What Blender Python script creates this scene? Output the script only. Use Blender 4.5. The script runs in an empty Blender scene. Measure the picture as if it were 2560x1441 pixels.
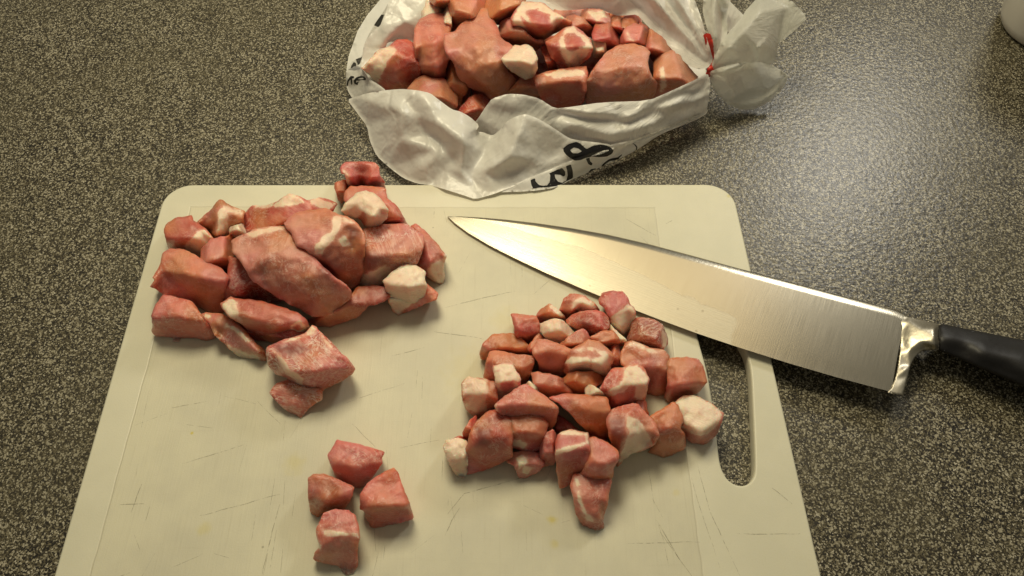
import bpy, math, random
import numpy as np
from mathutils import Vector, noise, geometry

# ------------------------------------------------------------------ camera, world, lights, exposure
scene = bpy.context.scene
FPX, TILT, CX, CY = 1920.0, math.radians(57.4), 1280.0, 720.5     # photo focal length (px), downward tilt, centre
BOARD_Z = 0.008                                                  # thickness of the chopping board
CAM = np.array([0.0, 0.0, 0.328])
cam_data = bpy.data.cameras.new('camera')
cam_data.sensor_width = 36.0
cam_data.lens = 36.0 * FPX / 2560.0
cam_data.clip_start, cam_data.clip_end = 0.01, 50.0
cam = bpy.data.objects.new('camera', cam_data)
cam.location = CAM
cam.rotation_euler = (math.radians(90) - TILT, 0, 0)
scene.collection.objects.link(cam)
scene.camera = cam

world = bpy.data.worlds.new('World')
scene.world = world
world.use_nodes = True
bg = world.node_tree.nodes['Background']
bg.inputs[0].default_value = (1.0, 0.93, 0.74, 1)
bg.inputs[1].default_value = 0.155

def area(name, loc, target, size, power, col, size_y=None):
    d = bpy.data.lights.new(name, 'AREA')
    d.shape = 'RECTANGLE'
    d.size, d.size_y = size, size_y or size
    d.energy, d.color = power, col
    o = bpy.data.objects.new(name, d)
    o.location = loc
    o.rotation_euler = (Vector(target) - Vector(loc)).to_track_quat('-Z', 'Y').to_euler()
    scene.collection.objects.link(o)
    return o
area('key_lamp', (-0.10, 0.50, 0.64), (-0.04, 0.29, 0.0), 0.24, 3.7, (1.0, 0.89, 0.61))
area('side_lamp', (0.50, 0.80, 0.60), (0.1, 0.26, 0.0), 0.13, 2.0, (1.0, 0.96, 0.86))
area('blade_glow_panel', (0.14, 0.62, 0.72), (0.07, 0.22, 0.0), 0.44, 0.50, (1.0, 0.78, 0.44), 0.30)  # unseen dim panel added to give the blade its warm reflection

vs = scene.view_settings
vs.view_transform = 'Standard'
vs.look = 'None'
vs.gamma = 1.0
vs.exposure = -0.05
vs.use_curve_mapping = False
scene.cycles.max_bounces = 10
scene.cycles.transparent_max_bounces = 16

# ------------------------------------------------------------------ pixel -> place
SN, CS = math.sin(TILT), math.cos(TILT)
def ray(p):
    p = np.asarray(p, float)
    a = (p[..., 0] - CX) / FPX
    b = (CY - p[..., 1]) / FPX
    return np.stack([a, b * SN + CS, b * CS - SN], -1)
def at(p, z):
    """world point at height z (metres) seen at photo pixel p"""
    D = ray(p)
    t = (np.asarray(z, float) - CAM[2]) / D[..., 2]
    return CAM + D * t[..., None]

FR = {'P': (0, 0, 1.0), 'A': (360, 380, 3.2744), 'B': (360, 680, 3.603), 'C': (1090, 700, 3.3513),
      'D': (1090, 950, 3.3513), 'E': (840, 0, 4.0), 'F': (1300, 0, 3.3513), 'G': (840, 180, 2.56),
      'S': (700, 1060, 3.7825), 'T': (1280, 330, 6.4), 'L': (840, 40, 6.55), 'K': (1860, 640, 3.4314)}
def parse(fr, s):
    """'x,y[,z] x,y ...' in the coordinates of a frame -> list of rows in photo pixels"""
    ox, oy, k = FR[fr]
    out = []
    for w in s.split():
        v = [float(q) for q in w.split(',')]
        out.append([ox + v[0] / k, oy + v[1] / k] + v[2:])
    return out

# ------------------------------------------------------------------ 2-D meshing helpers
def inside(P, poly):
    P = np.asarray(P, float)
    poly = np.asarray(poly, float)[:, :2]
    x, y = P[:, 0], P[:, 1]
    r = np.zeros(len(P), bool)
    x0, y0 = poly[-1]
    for x1, y1 in poly:
        c = (y1 > y) != (y0 > y)
        if y1 != y0:
            r ^= c & (x < (x0 - x1) * (y - y1) / (y0 - y1) + x1)
        x0, y0 = x1, y1
    return r
def edge_dist(P, poly):
    P = np.asarray(P, float)
    A = np.asarray(poly, float)[:, :2]
    Bq = np.roll(A, -1, 0)
    d = np.full(len(P), 1e9)
    for a, b in zip(A, Bq):
        ab = b - a
        t = np.clip(((P - a) @ ab) / max(ab @ ab, 1e-9), 0, 1)
        d = np.minimum(d, np.linalg.norm(P - (a + t[:, None] * ab), axis=1))
    return d
def chaikin(poly, n=1, q=0.22):
    A = np.asarray(poly, float)
    for _ in range(n):
        Bq = np.roll(A, -1, 0)
        A = np.stack([A * (1 - q) + Bq * q, A * q + Bq * (1 - q)], 1).reshape(-1, A.shape[1])
    return A
def dense(poly, step, closed=True):
    A = np.asarray(poly, float)
    out = []
    n = len(A)
    for i in range(n if closed else n - 1):
        a, b = A[i], A[(i + 1) % n]
        k = max(1, int(math.ceil(np.linalg.norm((b - a)[:2]) / step)))
        for j in range(k):
            out.append(a + (b - a) * j / k)
    if not closed:
        out.append(A[-1])
    return np.array(out)
def cdt(pts, edges):
    v, e, f, *_ = geometry.delaunay_2d_cdt([Vector((float(p[0]), float(p[1]))) for p in pts], edges, [], 0, 1e-4)
    return np.array([(q.x, q.y) for q in v]), [tuple(t) for t in f]
def interp(P, ctrl, edges):
    """piecewise linear interpolation of the last column of ctrl over its triangulation"""
    ctrl = np.asarray(ctrl, float)
    V, T = cdt(ctrl[:, :2], edges)
    # values for the triangulation's own vertices: nearest control (crossings: inverse distance)
    val = np.empty(len(V))
    for i, q in enumerate(V):
        d = np.linalg.norm(ctrl[:, :2] - q, axis=1)
        j = np.argsort(d)[:3]
        val[i] = ctrl[j[0], -1] if d[j[0]] < 1e-2 else np.average(ctrl[j, -1], weights=1 / d[j])
    out = np.full(len(P), np.nan)
    for t in T:
        a, b, c = V[list(t)]
        det = (b[0] - a[0]) * (c[1] - a[1]) - (c[0] - a[0]) * (b[1] - a[1])
        if abs(det) < 1e-9:
            continue
        l1 = ((P[:, 0] - a[0]) * (c[1] - a[1]) - (c[0] - a[0]) * (P[:, 1] - a[1])) / det
        l2 = ((b[0] - a[0]) * (P[:, 1] - a[1]) - (P[:, 0] - a[0]) * (b[1] - a[1])) / det
        m = (l1 > -1e-6) & (l2 > -1e-6) & (l1 + l2 < 1 + 1e-6)
        out[m] = val[t[0]] * (1 - l1[m] - l2[m]) + val[t[1]] * l1[m] + val[t[2]] * l2[m]
    for i in np.where(np.isnan(out))[0]:
        d = np.linalg.norm(ctrl[:, :2] - P[i], axis=1)
        out[i] = ctrl[np.argmin(d), -1]
    return out
def fill(outline, step, rng, lines=()):
    """triangulate a polygon with an even, slightly jittered inner grid; lines = extra constraint polylines"""
    O = np.asarray(outline, float)[:, :2]
    lo, hi = O.min(0), O.max(0)
    g = []
    row = 0
    y = lo[1]
    while y < hi[1]:
        x = lo[0] + (row % 2) * step / 2
        while x < hi[0]:
            g.append((x + rng.uniform(-.12, .12) * step, y + rng.uniform(-.12, .12) * step))
            x += step
        y += step * 0.866
        row += 1
    g = np.array(g) if g else np.zeros((0, 2))
    if len(g):
        m = inside(g, O)
        g = g[m]
        g = g[edge_dist(g, O) > step * 0.45]
    pts = [tuple(p) for p in O]
    edges = [(i, (i + 1) % len(O)) for i in range(len(O))]
    for L in lines:
        s = len(pts)
        pts += [tuple(p[:2]) for p in L]
        edges += [(s + i, s + (i + 1) % len(L)) for i in range(len(L))]
    pts += [tuple(p) for p in g]
    V, T = cdt(pts, edges)
    cen = np.array([V[list(t)].mean(0) for t in T])
    keep = inside(cen, O)
    T = [t for t, k in zip(T, keep) if k]
    # drop unused vertices, orient counter-clockwise in (x right, y up)
    used = sorted({i for t in T for i in t})
    mp = {u: i for i, u in enumerate(used)}
    V = V[used]
    R = []
    for t in T:
        a, b, c = (mp[i] for i in t)
        s = (V[b][0] - V[a][0]) * (V[c][1] - V[a][1]) - (V[c][0] - V[a][0]) * (V[b][1] - V[a][1])
        R.append((a, b, c) if s < 0 else (a, c, b))
    return V, R
def border(T):
    nx = {}
    cnt = {}
    for t in T:
        for i in range(3):
            e = (t[i], t[(i + 1) % 3])
            cnt[e] = 1
    for (a, b) in cnt:
        if (b, a) not in cnt:
            nx[a] = b
    s = next(iter(nx))
    loop = [s]
    while True:
        n = nx.get(loop[-1])
        if n is None or n == s or len(loop) > len(nx):
            break
        loop.append(n)
    return loop
def relax(z, T, n, fixed, k=0.5):
    N = len(z)
    I, J = [], []
    for t in T:
        for i in range(3):
            I.append(t[i]); J.append(t[(i + 1) % 3])
            J.append(t[i]); I.append(t[(i + 1) % 3])
    I, J = np.array(I), np.array(J)
    deg = np.maximum(np.bincount(I, minlength=N), 1)
    z = z.copy()
    for _ in range(n):
        avg = np.bincount(I, weights=z[J], minlength=N) / deg
        zn = z + k * (avg - z)
        zn[fixed] = z[fixed]
        z = zn
    return z

# ------------------------------------------------------------------ objects
COL = scene.collection
def link(name, me, mats, parent=None):
    o = bpy.data.objects.new(name, me)
    for m in (mats if isinstance(mats, (list, tuple)) else [mats]):
        me.materials.append(m)
    COL.objects.link(o)
    if parent is not None:
        o.parent = parent
    return o
def mesh(name, V, F, smooth=True):
    me = bpy.data.meshes.new(name)
    me.from_pydata([tuple(map(float, v)) for v in V], [], [tuple(map(int, f)) for f in F])
    me.validate()
    if smooth:
        me.polygons.foreach_set('use_smooth', [True] * len(me.polygons))
    me.update()
    return me
def tag(o, label, cat, group=None, kind=None):
    if label: o['label'] = label
    if cat: o['category'] = cat
    if group: o['group'] = group
    if kind: o['kind'] = kind
    return o
def fattr(me, name, vals):
    a = me.attributes.new(name, 'FLOAT', 'POINT')
    a.data.foreach_set('value', np.asarray(vals, np.float32))
def vattr(me, name, vals):
    a = me.attributes.new(name, 'FLOAT_VECTOR', 'POINT')
    a.data.foreach_set('vector', np.asarray(vals, np.float32).ravel())

# ------------------------------------------------------------------ materials
class NT:
    def __init__(s, name):
        s.m = bpy.data.materials.new(name)
        s.m.use_nodes = True
        s.t = s.m.node_tree
        s.t.nodes.clear()
        s.out = s.t.nodes.new('ShaderNodeOutputMaterial')
    def n(s, typ, **kw):
        nd = s.t.nodes.new('ShaderNode' + typ)
        for k, v in kw.items():
            if k.startswith('in_'):
                key = k[3:]
                key = int(key) if key.isdigit() else key.replace('_', ' ')
                s.set(nd.inputs[key], v)
            else:
                setattr(nd, k, v)
        return nd
    def set(s, sock, v):
        if isinstance(v, bpy.types.NodeSocket):
            s.t.links.new(v, sock)
        elif isinstance(v, bpy.types.Node):
            s.t.links.new(v.outputs[0], sock)
        else:
            sock.default_value = v
    def math(s, op, a, b=0.0, c=None, clamp=False):
        nd = s.n('Math', operation=op, use_clamp=clamp)
        s.set(nd.inputs[0], a); s.set(nd.inputs[1], b)
        if c is not None: s.set(nd.inputs[2], c)
        return nd.outputs[0]
    def vmath(s, op, a, b=(0, 0, 0)):
        nd = s.n('VectorMath', operation=op)
        s.set(nd.inputs[0], a); s.set(nd.inputs[1], b)
        return nd.outputs['Value'] if op in ('DISTANCE', 'DOT_PRODUCT', 'LENGTH') else nd.outputs[0]
    def mix(s, f, a, b, mode='MIX'):
        nd = s.n('Mix', data_type='RGBA', blend_type=mode)
        s.set(nd.inputs[0], f)
        for k, v in ((6, a), (7, b)):
            s.set(nd.inputs[k], v if not isinstance(v, tuple) else (v + (1,))[:4])
        return nd.outputs[2]
    def ramp(s, f, stops, interp='LINEAR'):
        nd = s.n('ValToRGB')
        s.set(nd.inputs[0], f)
        cr = nd.color_ramp
        cr.interpolation = interp
        while len(cr.elements) < len(stops):
            cr.elements.new(0.5)
        for e, (p, c) in zip(cr.elements, stops):
            e.position = p
            e.color = (c if isinstance(c, tuple) else (c, c, c)) + (1,)
        return nd.outputs[0]
    def step(s, f, lo, hi):
        nd = s.n('MapRange', interpolation_type='SMOOTHSTEP')
        s.set(nd.inputs[0], f)
        nd.inputs[1].default_value, nd.inputs[2].default_value = lo, hi
        return nd.outputs[0]
    def noise(s, vec, scale, detail=3.0, rough=0.5, dist=0.0):
        nd = s.n('TexNoise', in_Scale=scale, in_Detail=detail, in_Roughness=rough, in_Distortion=dist)
        if vec is not None: s.set(nd.inputs['Vector'], vec)
        return nd.outputs[0]
    def vor(s, vec, scale, feature='F1', out='Distance', rnd=1.0):
        nd = s.n('TexVoronoi', feature=feature, in_Scale=scale, in_Randomness=rnd)
        s.set(nd.inputs['Vector'], vec)
        return nd.outputs[out]
    def scale(s, vec, sc):
        nd = s.n('Mapping')
        s.set(nd.inputs[0], vec)
        nd.inputs['Scale'].default_value = sc
        return nd.outputs[0]
    def bump(s, h, strength, dist, normal=None):
        nd = s.n('Bump', in_Strength=strength, in_Distance=dist)
        s.set(nd.inputs['Height'], h)
        if normal is not None: s.set(nd.inputs['Normal'], normal)
        return nd.outputs[0]
    def attr(s, name, out='Fac'):
        return s.n('Attribute', attribute_name=name).outputs[out]
    def pos(s):
        return s.n('NewGeometry').outputs['Position']
    def bsdf(s, **kw):
        nd = s.n('BsdfPrincipled')
        for k, v in kw.items():
            k = k.replace('_', ' ')
            s.set(nd.inputs[k], (v + (1,)) if isinstance(v, tuple) and len(v) == 3 and 'Color' in k else v)
        return nd
    def done(s, sh):
        s.set(s.out.inputs[0], sh.outputs[0] if isinstance(sh, bpy.types.Node) else sh)
        return s.m

def mat_counter():
    n = NT('speckled_laminate')
    p = n.pos()
    warp = n.n('TexNoise', in_Scale=1700.0, in_Detail=1.0)
    n.set(warp.inputs['Vector'], p)
    pw = n.n('VectorMath', operation='MULTIPLY_ADD')
    n.set(pw.inputs[0], warp.outputs['Color']); n.set(pw.inputs[1], (0.00065, 0.00065, 0)); n.set(pw.inputs[2], p)
    v1 = n.n('TexVoronoi', in_Scale=1900.0); n.set(v1.inputs['Vector'], pw.outputs[0])
    v2 = n.n('TexVoronoi', in_Scale=1250.0); n.set(v2.inputs['Vector'], pw.outputs[0])
    s1 = n.n('SeparateColor'); n.set(s1.inputs[0], v1.outputs['Color'])
    s2 = n.n('SeparateColor'); n.set(s2.inputs[0], v2.outputs['Color'])
    c = n.ramp(s1.outputs[0], [(0.0, (.005, .004, .003)), (.22, (.014, .012, .008)), (.38, (.045, .037, .021)), (.58, (.088, .074, .043)),
                               (.76, (.155, .134, .083)), (.90, (.30, .27, .19)), (1.0, (.58, .54, .43))])
    c = n.mix(n.step(s2.outputs[1], .86, .88), c, (.010, .008, .007))
    c = n.mix(n.step(s2.outputs[2], .91, .93), c, (.34, .31, .225))
    big = n.noise(p, 14.0, 2.0)
    c = n.mix(n.math('MULTIPLY', n.step(big, .35, .7), .25), c, (.10, .085, .045), 'MIX')
    rg = n.math('ADD', n.math('MULTIPLY', n.noise(p, 320.0, 2.0), .12), .29)
    b = n.bump(n.noise(p, 420.0, 2.0), .35, .0006)
    return n.done(n.bsdf(Base_Color=c, Roughness=rg, Normal=b, Specular_IOR_Level=.55))

def line_fac(n, p, a, b, w):
    """mask of a thin straight line through two pixels on the board"""
    A, B = at(a, BOARD_Z), at(b, BOARD_Z)
    d = (B - A)[:2]; d /= np.linalg.norm(d)
    nn = (-d[1], d[0], 0.0)
    if np.dot(nn[:2], at((1000, 900), BOARD_Z)[:2] - A[:2]) < 0: nn = (d[1], -d[0], 0.0)
    return n.math('SUBTRACT', n.vmath('DOT_PRODUCT', p, nn), float(np.dot(nn[:2], A[:2])))

def mat_board():
    n = NT('cream_plastic_board')
    p = n.pos()
    wob = n.math('MULTIPLY', n.math('SUBTRACT', n.noise(p, 90.0, 3.0), .5), .0012)
    # textured cutting field inside a faint moulded border
    left = line_fac(n, p, (345, 1000), (225, 1440), 0)
    right = line_fac(n, p, (1640, 540), (1757, 1440), 0)
    top = line_fac(n, p, (480, 518), (1640, 520), 0)
    li = n.math('MINIMUM', left, right)
    li = n.math('MINIMUM', li, top)
    li = n.math('ADD', li, wob)
    sgn = n.step(li, -.0004, .0006)
    ln = n.math('SUBTRACT', 1.0, n.step(n.math('ABSOLUTE', li), .0, .0006))
    vert = n.noise(n.scale(p, (1.0, .045, 1.0)), 900.0, 3.0, .6)
    horz = n.noise(n.scale(p, (.03, 1.0, 1.0)), 700.0, 3.0, .6)
    blot = n.noise(p, 26.0, 4.0, .6)
    fine = n.noise(p, 1500.0, 1.0)
    c = n.mix(n.step(blot, .32, .72), (.64, .615, .475), (.70, .67, .52))
    inner = n.mix(n.step(blot, .3, .7), (.58, .55, .42), (.67, .635, .475))
    inner = n.mix(n.math('MULTIPLY', n.step(vert, .56, .78), .24), inner, (.44, .40, .28))
    inner = n.mix(n.math('MULTIPLY', n.step(horz, .60, .82), .14), inner, (.42, .38, .27))
    c = n.mix(sgn, c, inner)
    c = n.mix(n.math('MULTIPLY', ln, .26), c, (.36, .32, .21))
    c = n.mix(n.math('MULTIPLY', n.math('SUBTRACT', fine, .5), .25), c, (.35, .32, .22))
    # grey fleck dots caught in cuts
    fl = n.n('TexVoronoi', in_Scale=42.0); n.set(fl.inputs['Vector'], p)
    dots = n.math('SUBTRACT', 1.0, n.step(fl.outputs['Distance'], .010, .030))
    c = n.mix(n.math('MULTIPLY', dots, .55), c, (.16, .14, .09))
    # yellow food stains
    for (px, py, r, k) in ((738, 1160, .0065, .30), (1381, 1301, .0028, .75), (1386, 1360, .0026, .4), (1265, 800, .010, .18),
                           (510, 1322, .004, .3), (1180, 930, .018, .16), (1690, 1232, .002, .25), (1821, 490, .002, .5), (480, 1083, .001, .9)):
        q = at((px, py), BOARD_Z)
        d = n.vmath('DISTANCE', p, tuple(q))
        d = n.math('ADD', d, n.math('MULTIPLY', n.math('SUBTRACT', n.noise(p, 260.0, 3.0), .5), r * 1.3))
        f = n.math('SUBTRACT', 1.0, n.step(d, r * .15, r))
        c = n.mix(n.math('MULTIPLY', f, k), c, (.60, .50, .10))
    hgt = n.math('ADD', n.math('MULTIPLY', vert, sgn), n.math('MULTIPLY', fine, .35))
    b = n.bump(hgt, .16, .0005)
    b = n.bump(n.math('MULTIPLY', ln, -1.0), .35, .0004, b)
    rg = n.math('ADD', .42, n.math('MULTIPLY', sgn, .10))
    return n.done(n.bsdf(Base_Color=c, Roughness=rg, Normal=b, Subsurface_Weight=.12, Subsurface_Radius=(1.0, .9, .6), Subsurface_Scale=.004))

def mat_mark(name, col, alpha):
    n = NT(name)
    p = n.pos()
    gap = n.step(n.noise(p, 420.0, 3.0, .7), .34, .62)
    f = n.math('MULTIPLY', gap, alpha)
    mx = n.n('MixShader')
    n.set(mx.inputs[0], f)
    n.set(mx.inputs[1], n.n('BsdfTransparent'))
    n.set(mx.inputs[2], n.bsdf(Base_Color=col, Roughness=.6))
    return n.done(mx)

def mat_meat():
    n = NT('raw_pork')
    lean = n.attr('lean', 'Color')
    fat = n.attr('fat')
    dark = n.attr('dark')
    fib = n.attr('fib', 'Vector')
    loc = n.attr('loc', 'Vector')
    big = n.noise(loc, 85.0, 3.0, .55)
    mid = n.noise(loc, 300.0, 4.0, .6, .4)
    fine = n.noise(loc, 1100.0, 3.0, .6)
    fibre = n.noise(fib, 1.0, 4.0, .62, .5)
    c = n.mix(n.math('MULTIPLY', n.step(big, .42, .70), .85), lean, n.mix(1.0, lean, (.74, .56, .52), 'MULTIPLY'))
    c = n.mix(n.math('MULTIPLY', n.step(big, .52, .24), .55), c, n.mix(.5, lean, (.76, .47, .36)))
    c = n.mix(n.math('MULTIPLY', n.step(mid, .48, .76), .22), c, (.42, .10, .06))
    hue = n.noise(loc, 48.0, 2.0)
    c = n.mix(n.math('MULTIPLY', n.step(hue, .49, .66), .70), c, (.60, .235, .10))
    c = n.mix(n.math('MULTIPLY', n.step(hue, .48, .34), .60), c, (.62, .20, .205))
    # silvery fibres and marbling
    c = n.mix(n.math('MULTIPLY', n.step(fibre, .54, .78), .30), c, (.84, .50, .37))
    c = n.mix(n.math('MULTIPLY', n.step(fibre, .45, .25), .20), c, (.42, .09, .05))
    strp = n.noise(n.scale(fib, (.16, .34, .34)), 1.0, 3.0, .55, .35)
    strp = n.math('SUBTRACT', 1.0, n.step(n.math('ABSOLUTE', n.math('SUBTRACT', strp, .5)), .006, .045))
    c = n.mix(n.math('MULTIPLY', strp, n.math('MULTIPLY', n.math('MAXIMUM', n.math('SUBTRACT', n.attr('marble'), .38), 0.0), .85)), c, (.84, .60, .48))
    marb = n.noise(loc, 150.0, 5.0, .68, 1.4)
    mline = n.math('SUBTRACT', 1.0, n.step(n.math('ABSOLUTE', n.math('SUBTRACT', marb, .5)), .004, .034))
    mline = n.math('MULTIPLY', mline, n.step(big, .40, .60))
    c = n.mix(n.math('MULTIPLY', mline, n.attr('marble')), c, (.82, .64, .55))
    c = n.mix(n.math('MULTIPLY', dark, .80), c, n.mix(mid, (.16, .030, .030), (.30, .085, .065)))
    # fat with a ragged edge
    fe = n.math('ADD', fat, n.math('MULTIPLY', n.math('SUBTRACT', n.noise(loc, 190.0, 4.0, .6, .5), .5), 1.0))
    fmask = n.step(fe, .46, .66)
    c = n.mix(n.math('MULTIPLY', n.step(fe, .22, .55), .75), c, n.mix(.5, lean, (.80, .50, .38)))
    fcol = n.mix(n.step(big, .36, .68), (.86, .71, .54), (.81, .60, .45))
    fcol = n.mix(n.math('MULTIPLY', n.step(mid, .50, .74), .55), fcol, (.72, .40, .31))
    fcol = n.mix(n.math('MULTIPLY', n.step(fibre, .58, .76), .3), fcol, (.88, .78, .66))
    c = n.mix(fmask, c, fcol)
    h = n.math('ADD', n.math('MULTIPLY', mid, .9), n.math('ADD', n.math('MULTIPLY', fibre, .55), n.math('MULTIPLY', fine, .30)))
    b = n.bump(h, .30, .0012)
    coatb = n.bump(n.math('ADD', mid, n.math('MULTIPLY', fine, 1.3)), .50, .0013)
    rg = n.math('ADD', .26, n.math('MULTIPLY', mid, .22))
    wet = n.math('MULTIPLY', n.step(n.noise(loc, 60.0, 2.0), .30, .60), 1.0)
    return n.done(n.bsdf(Base_Color=c, Roughness=rg, Normal=b, Subsurface_Weight=.75, Subsurface_Radius=(1.0, .36, .22), Subsurface_Scale=.0050,
                         Specular_IOR_Level=.42, Coat_Weight=wet, Coat_Roughness=.12, Coat_Normal=coatb))

def mat_film(name='white_plastic_film', tint=(.90, .885, .83), clear=.03, glow=.26):
    n = NT(name)
    p = n.pos()
    cl = n.noise(p, 60.0, 3.0)
    c = n.mix(n.step(cl, .35, .7), tint, tuple(v * .90 for v in tint))
    wr = n.n('TexNoise', in_Scale=55.0, in_Detail=4.0, in_Roughness=.55, in_Distortion=1.2, noise_type='RIDGED_MULTIFRACTAL')
    n.set(wr.inputs['Vector'], p)
    wp = n.n('VectorMath', operation='MULTIPLY_ADD'); wn = n.n('TexNoise', in_Scale=45.0, in_Detail=2.0); n.set(wn.inputs['Vector'], p)
    n.set(wp.inputs[0], wn.outputs['Color']); n.set(wp.inputs[1], (.03, .03, .03)); n.set(wp.inputs[2], p)
    cr = n.vor(n.scale(wp.outputs[0], (1.0, .55, .5)), 48.0, 'DISTANCE_TO_EDGE')
    cr2 = n.vor(p, 140.0, 'DISTANCE_TO_EDGE')
    hh = n.math('ADD', n.step(cr, .0, .16), n.math('MULTIPLY', n.step(cr2, .0, .2), .15))
    b = n.bump(wr.outputs[0], .16, .0012)
    b = n.bump(hh, .38, .0010, b)
    pl = n.noise(n.attr('plt', 'Vector'), 1.0, 4.0, .62, .6)
    b = n.bump(n.math('MULTIPLY', n.math('ABSOLUTE', n.math('SUBTRACT', pl, .5)), n.attr('pla')), .55, .0035, b)
    b = n.bump(n.noise(p, 130.0, 3.0, .5, .8), .16, .0010, b)
    pr = n.bsdf(Base_Color=c, Roughness=.30, Normal=b, Specular_IOR_Level=.5)
    tr = n.n('BsdfTranslucent', in_Color=tuple(v * .95 for v in tint) + (1,), in_Normal=b)
    m1 = n.n('MixShader', in_0=glow); n.set(m1.inputs[1], pr); n.set(m1.inputs[2], tr)
    m2 = n.n('MixShader', in_0=clear); n.set(m2.inputs[1], m1)
    n.set(m2.inputs[2], n.n('BsdfTransparent'))
    return n.done(m2)

def mat_ink():
    n = NT('black_print')
    p = n.pos()
    worn = n.step(n.noise(p, 900.0, 3.0, .7), .66, .70)
    c = n.mix(n.math('MULTIPLY', worn, n.step(n.noise(p, 90.0, 1.0), .55, .66)), (.012, .011, .011), (.62, .60, .56))
    return n.done(n.bsdf(Base_Color=c, Roughness=.36))

def mat_steel(name, smear=False, r0=.20):
    n = NT(name)
    p = n.pos()
    A, B = at((1120, 540), BOARD_Z), at((2250, 980), BOARD_Z)
    d = (B - A)[:2]; d /= np.linalg.norm(d)
    u = n.vmath('DOT_PRODUCT', p, (d[0], d[1], 0))
    v = n.vmath('DOT_PRODUCT', p, (-d[1], d[0], 0))
    cmb = n.n('CombineXYZ'); n.set(cmb.inputs[0], u); n.set(cmb.inputs[1], v)
    br = n.noise(n.scale(cmb.outputs[0], (1.0, .02, 1.0)), 2600.0, 3.0, .6)
    c = n.mix(br, (.47, .43, .345), (.56, .52, .42))
    rg = n.math('ADD', r0, n.math('MULTIPLY', br, .08))
    b = n.bump(br, .10, .0002)
    if smear:
        # dried meat juice along the lower half of the blade
        e = n.attr('across')
        s_ = n.attr('along')
        edge = n.math('ADD', e, n.math('MULTIPLY', n.math('SUBTRACT', n.noise(n.scale(cmb.outputs[0], (.5, 1.6, 1)), 70.0, 4.0, .65), .5), .22))
        top_ = n.math('ADD', n.math('MULTIPLY', s_, .86), .09)
        m = n.step(n.math('SUBTRACT', edge, top_), -.01, .02)
        m = n.math('MULTIPLY', m, n.math('SUBTRACT', 1.0, n.step(n.math('ADD', s_, n.math('MULTIPLY', n.noise(p, 300.0), .02)), .655, .668)))
        st = n.noise(n.scale(cmb.outputs[0], (.04, 1.0, 1.0)), 1500.0, 4.0, .65)
        m = n.math('MULTIPLY', m, n.math('ADD', .62, n.math('MULTIPLY', n.step(st, .35, .65), .38)))
        sc = n.mix(n.math('MULTIPLY', n.step(st, .55, .75), .6), (.60, .55, .42), (.40, .355, .26))
        rim = n.math('SUBTRACT', 1.0, n.step(n.math('ABSOLUTE', n.math('SUBTRACT', edge, top_)), .0, .03))
        dirt = n.n('TexVoronoi', in_Scale=110.0); n.set(dirt.inputs['Vector'], p)
        dd = n.math('SUBTRACT', 1.0, n.step(dirt.outputs['Distance'], .05, .09))
        steel = n.bsdf(Base_Color=c, Metallic=1.0, Roughness=rg, Normal=b)
        film = n.bsdf(Base_Color=n.mix(n.math('MULTIPLY', n.math('MAXIMUM', n.math('MULTIPLY', rim, .5), dd), .6), sc, (.12, .09, .05)), Metallic=.25, Roughness=.42,
                      Normal=n.bump(st, .25, .0004))
        mx = n.n('MixShader'); n.set(mx.inputs[0], n.math('MULTIPLY', m, .72)); n.set(mx.inputs[1], steel); n.set(mx.inputs[2], film)
        return n.done(mx)
    return n.done(n.bsdf(Base_Color=c, Metallic=1.0, Roughness=rg, Normal=b))

def mat_plain(name, col, rough, bumpy=0.0):
    n = NT(name)
    p = n.pos()
    k = n.noise(p, 120.0, 4.0)
    c = n.mix(n.math('MULTIPLY', k, .3), col, tuple(v * .75 for v in col))
    kw = dict(Base_Color=c, Roughness=n.math('ADD', rough - .05, n.math('MULTIPLY', k, .1)))
    if bumpy:
        kw['Normal'] = n.bump(n.noise(p, 700.0, 3.0), bumpy, .0004)
    return n.done(n.bsdf(**kw))

M_COUNTER, M_BOARD, M_MEAT = mat_counter(), mat_board(), mat_meat()
M_FILM, M_INK = mat_film(), mat_ink()
M_TAIL = mat_film('clear_white_film', (.92, .92, .84), .10, .52)
M_BLADE, M_STEEL = mat_steel('brushed_blade_steel', True), mat_steel('satin_bolster_steel', False, .36)
M_HANDLE = mat_plain('black_handle_plastic', (.006, .005, .005), .50, .1)
M_CUP = mat_plain('white_glazed_ceramic', (.66, .63, .57), .25)
M_RED = mat_plain('red_plastic_tape', (.62, .035, .02), .35)
M_CUT = mat_mark('dark_knife_scoring', (.20, .175, .11), .42)

# ------------------------------------------------------------------ counter
me = mesh('countertop', [(-1.6, -.6, 0), (1.6, -.6, 0), (1.6, 1.1, 0), (-1.6, 1.1, 0),
                         (-1.6, -.6, -.04), (1.6, -.6, -.04), (1.6, 1.1, -.04), (-1.6, 1.1, -.04)],
          [(0, 1, 2, 3), (7, 6, 5, 4), (0, 4, 5, 1), (1, 5, 6, 2), (2, 6, 7, 3), (3, 7, 4, 0)], False)
counter = tag(link('countertop', me, M_COUNTER), 'brown speckled laminate kitchen countertop', 'countertop', kind='structure')

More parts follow.
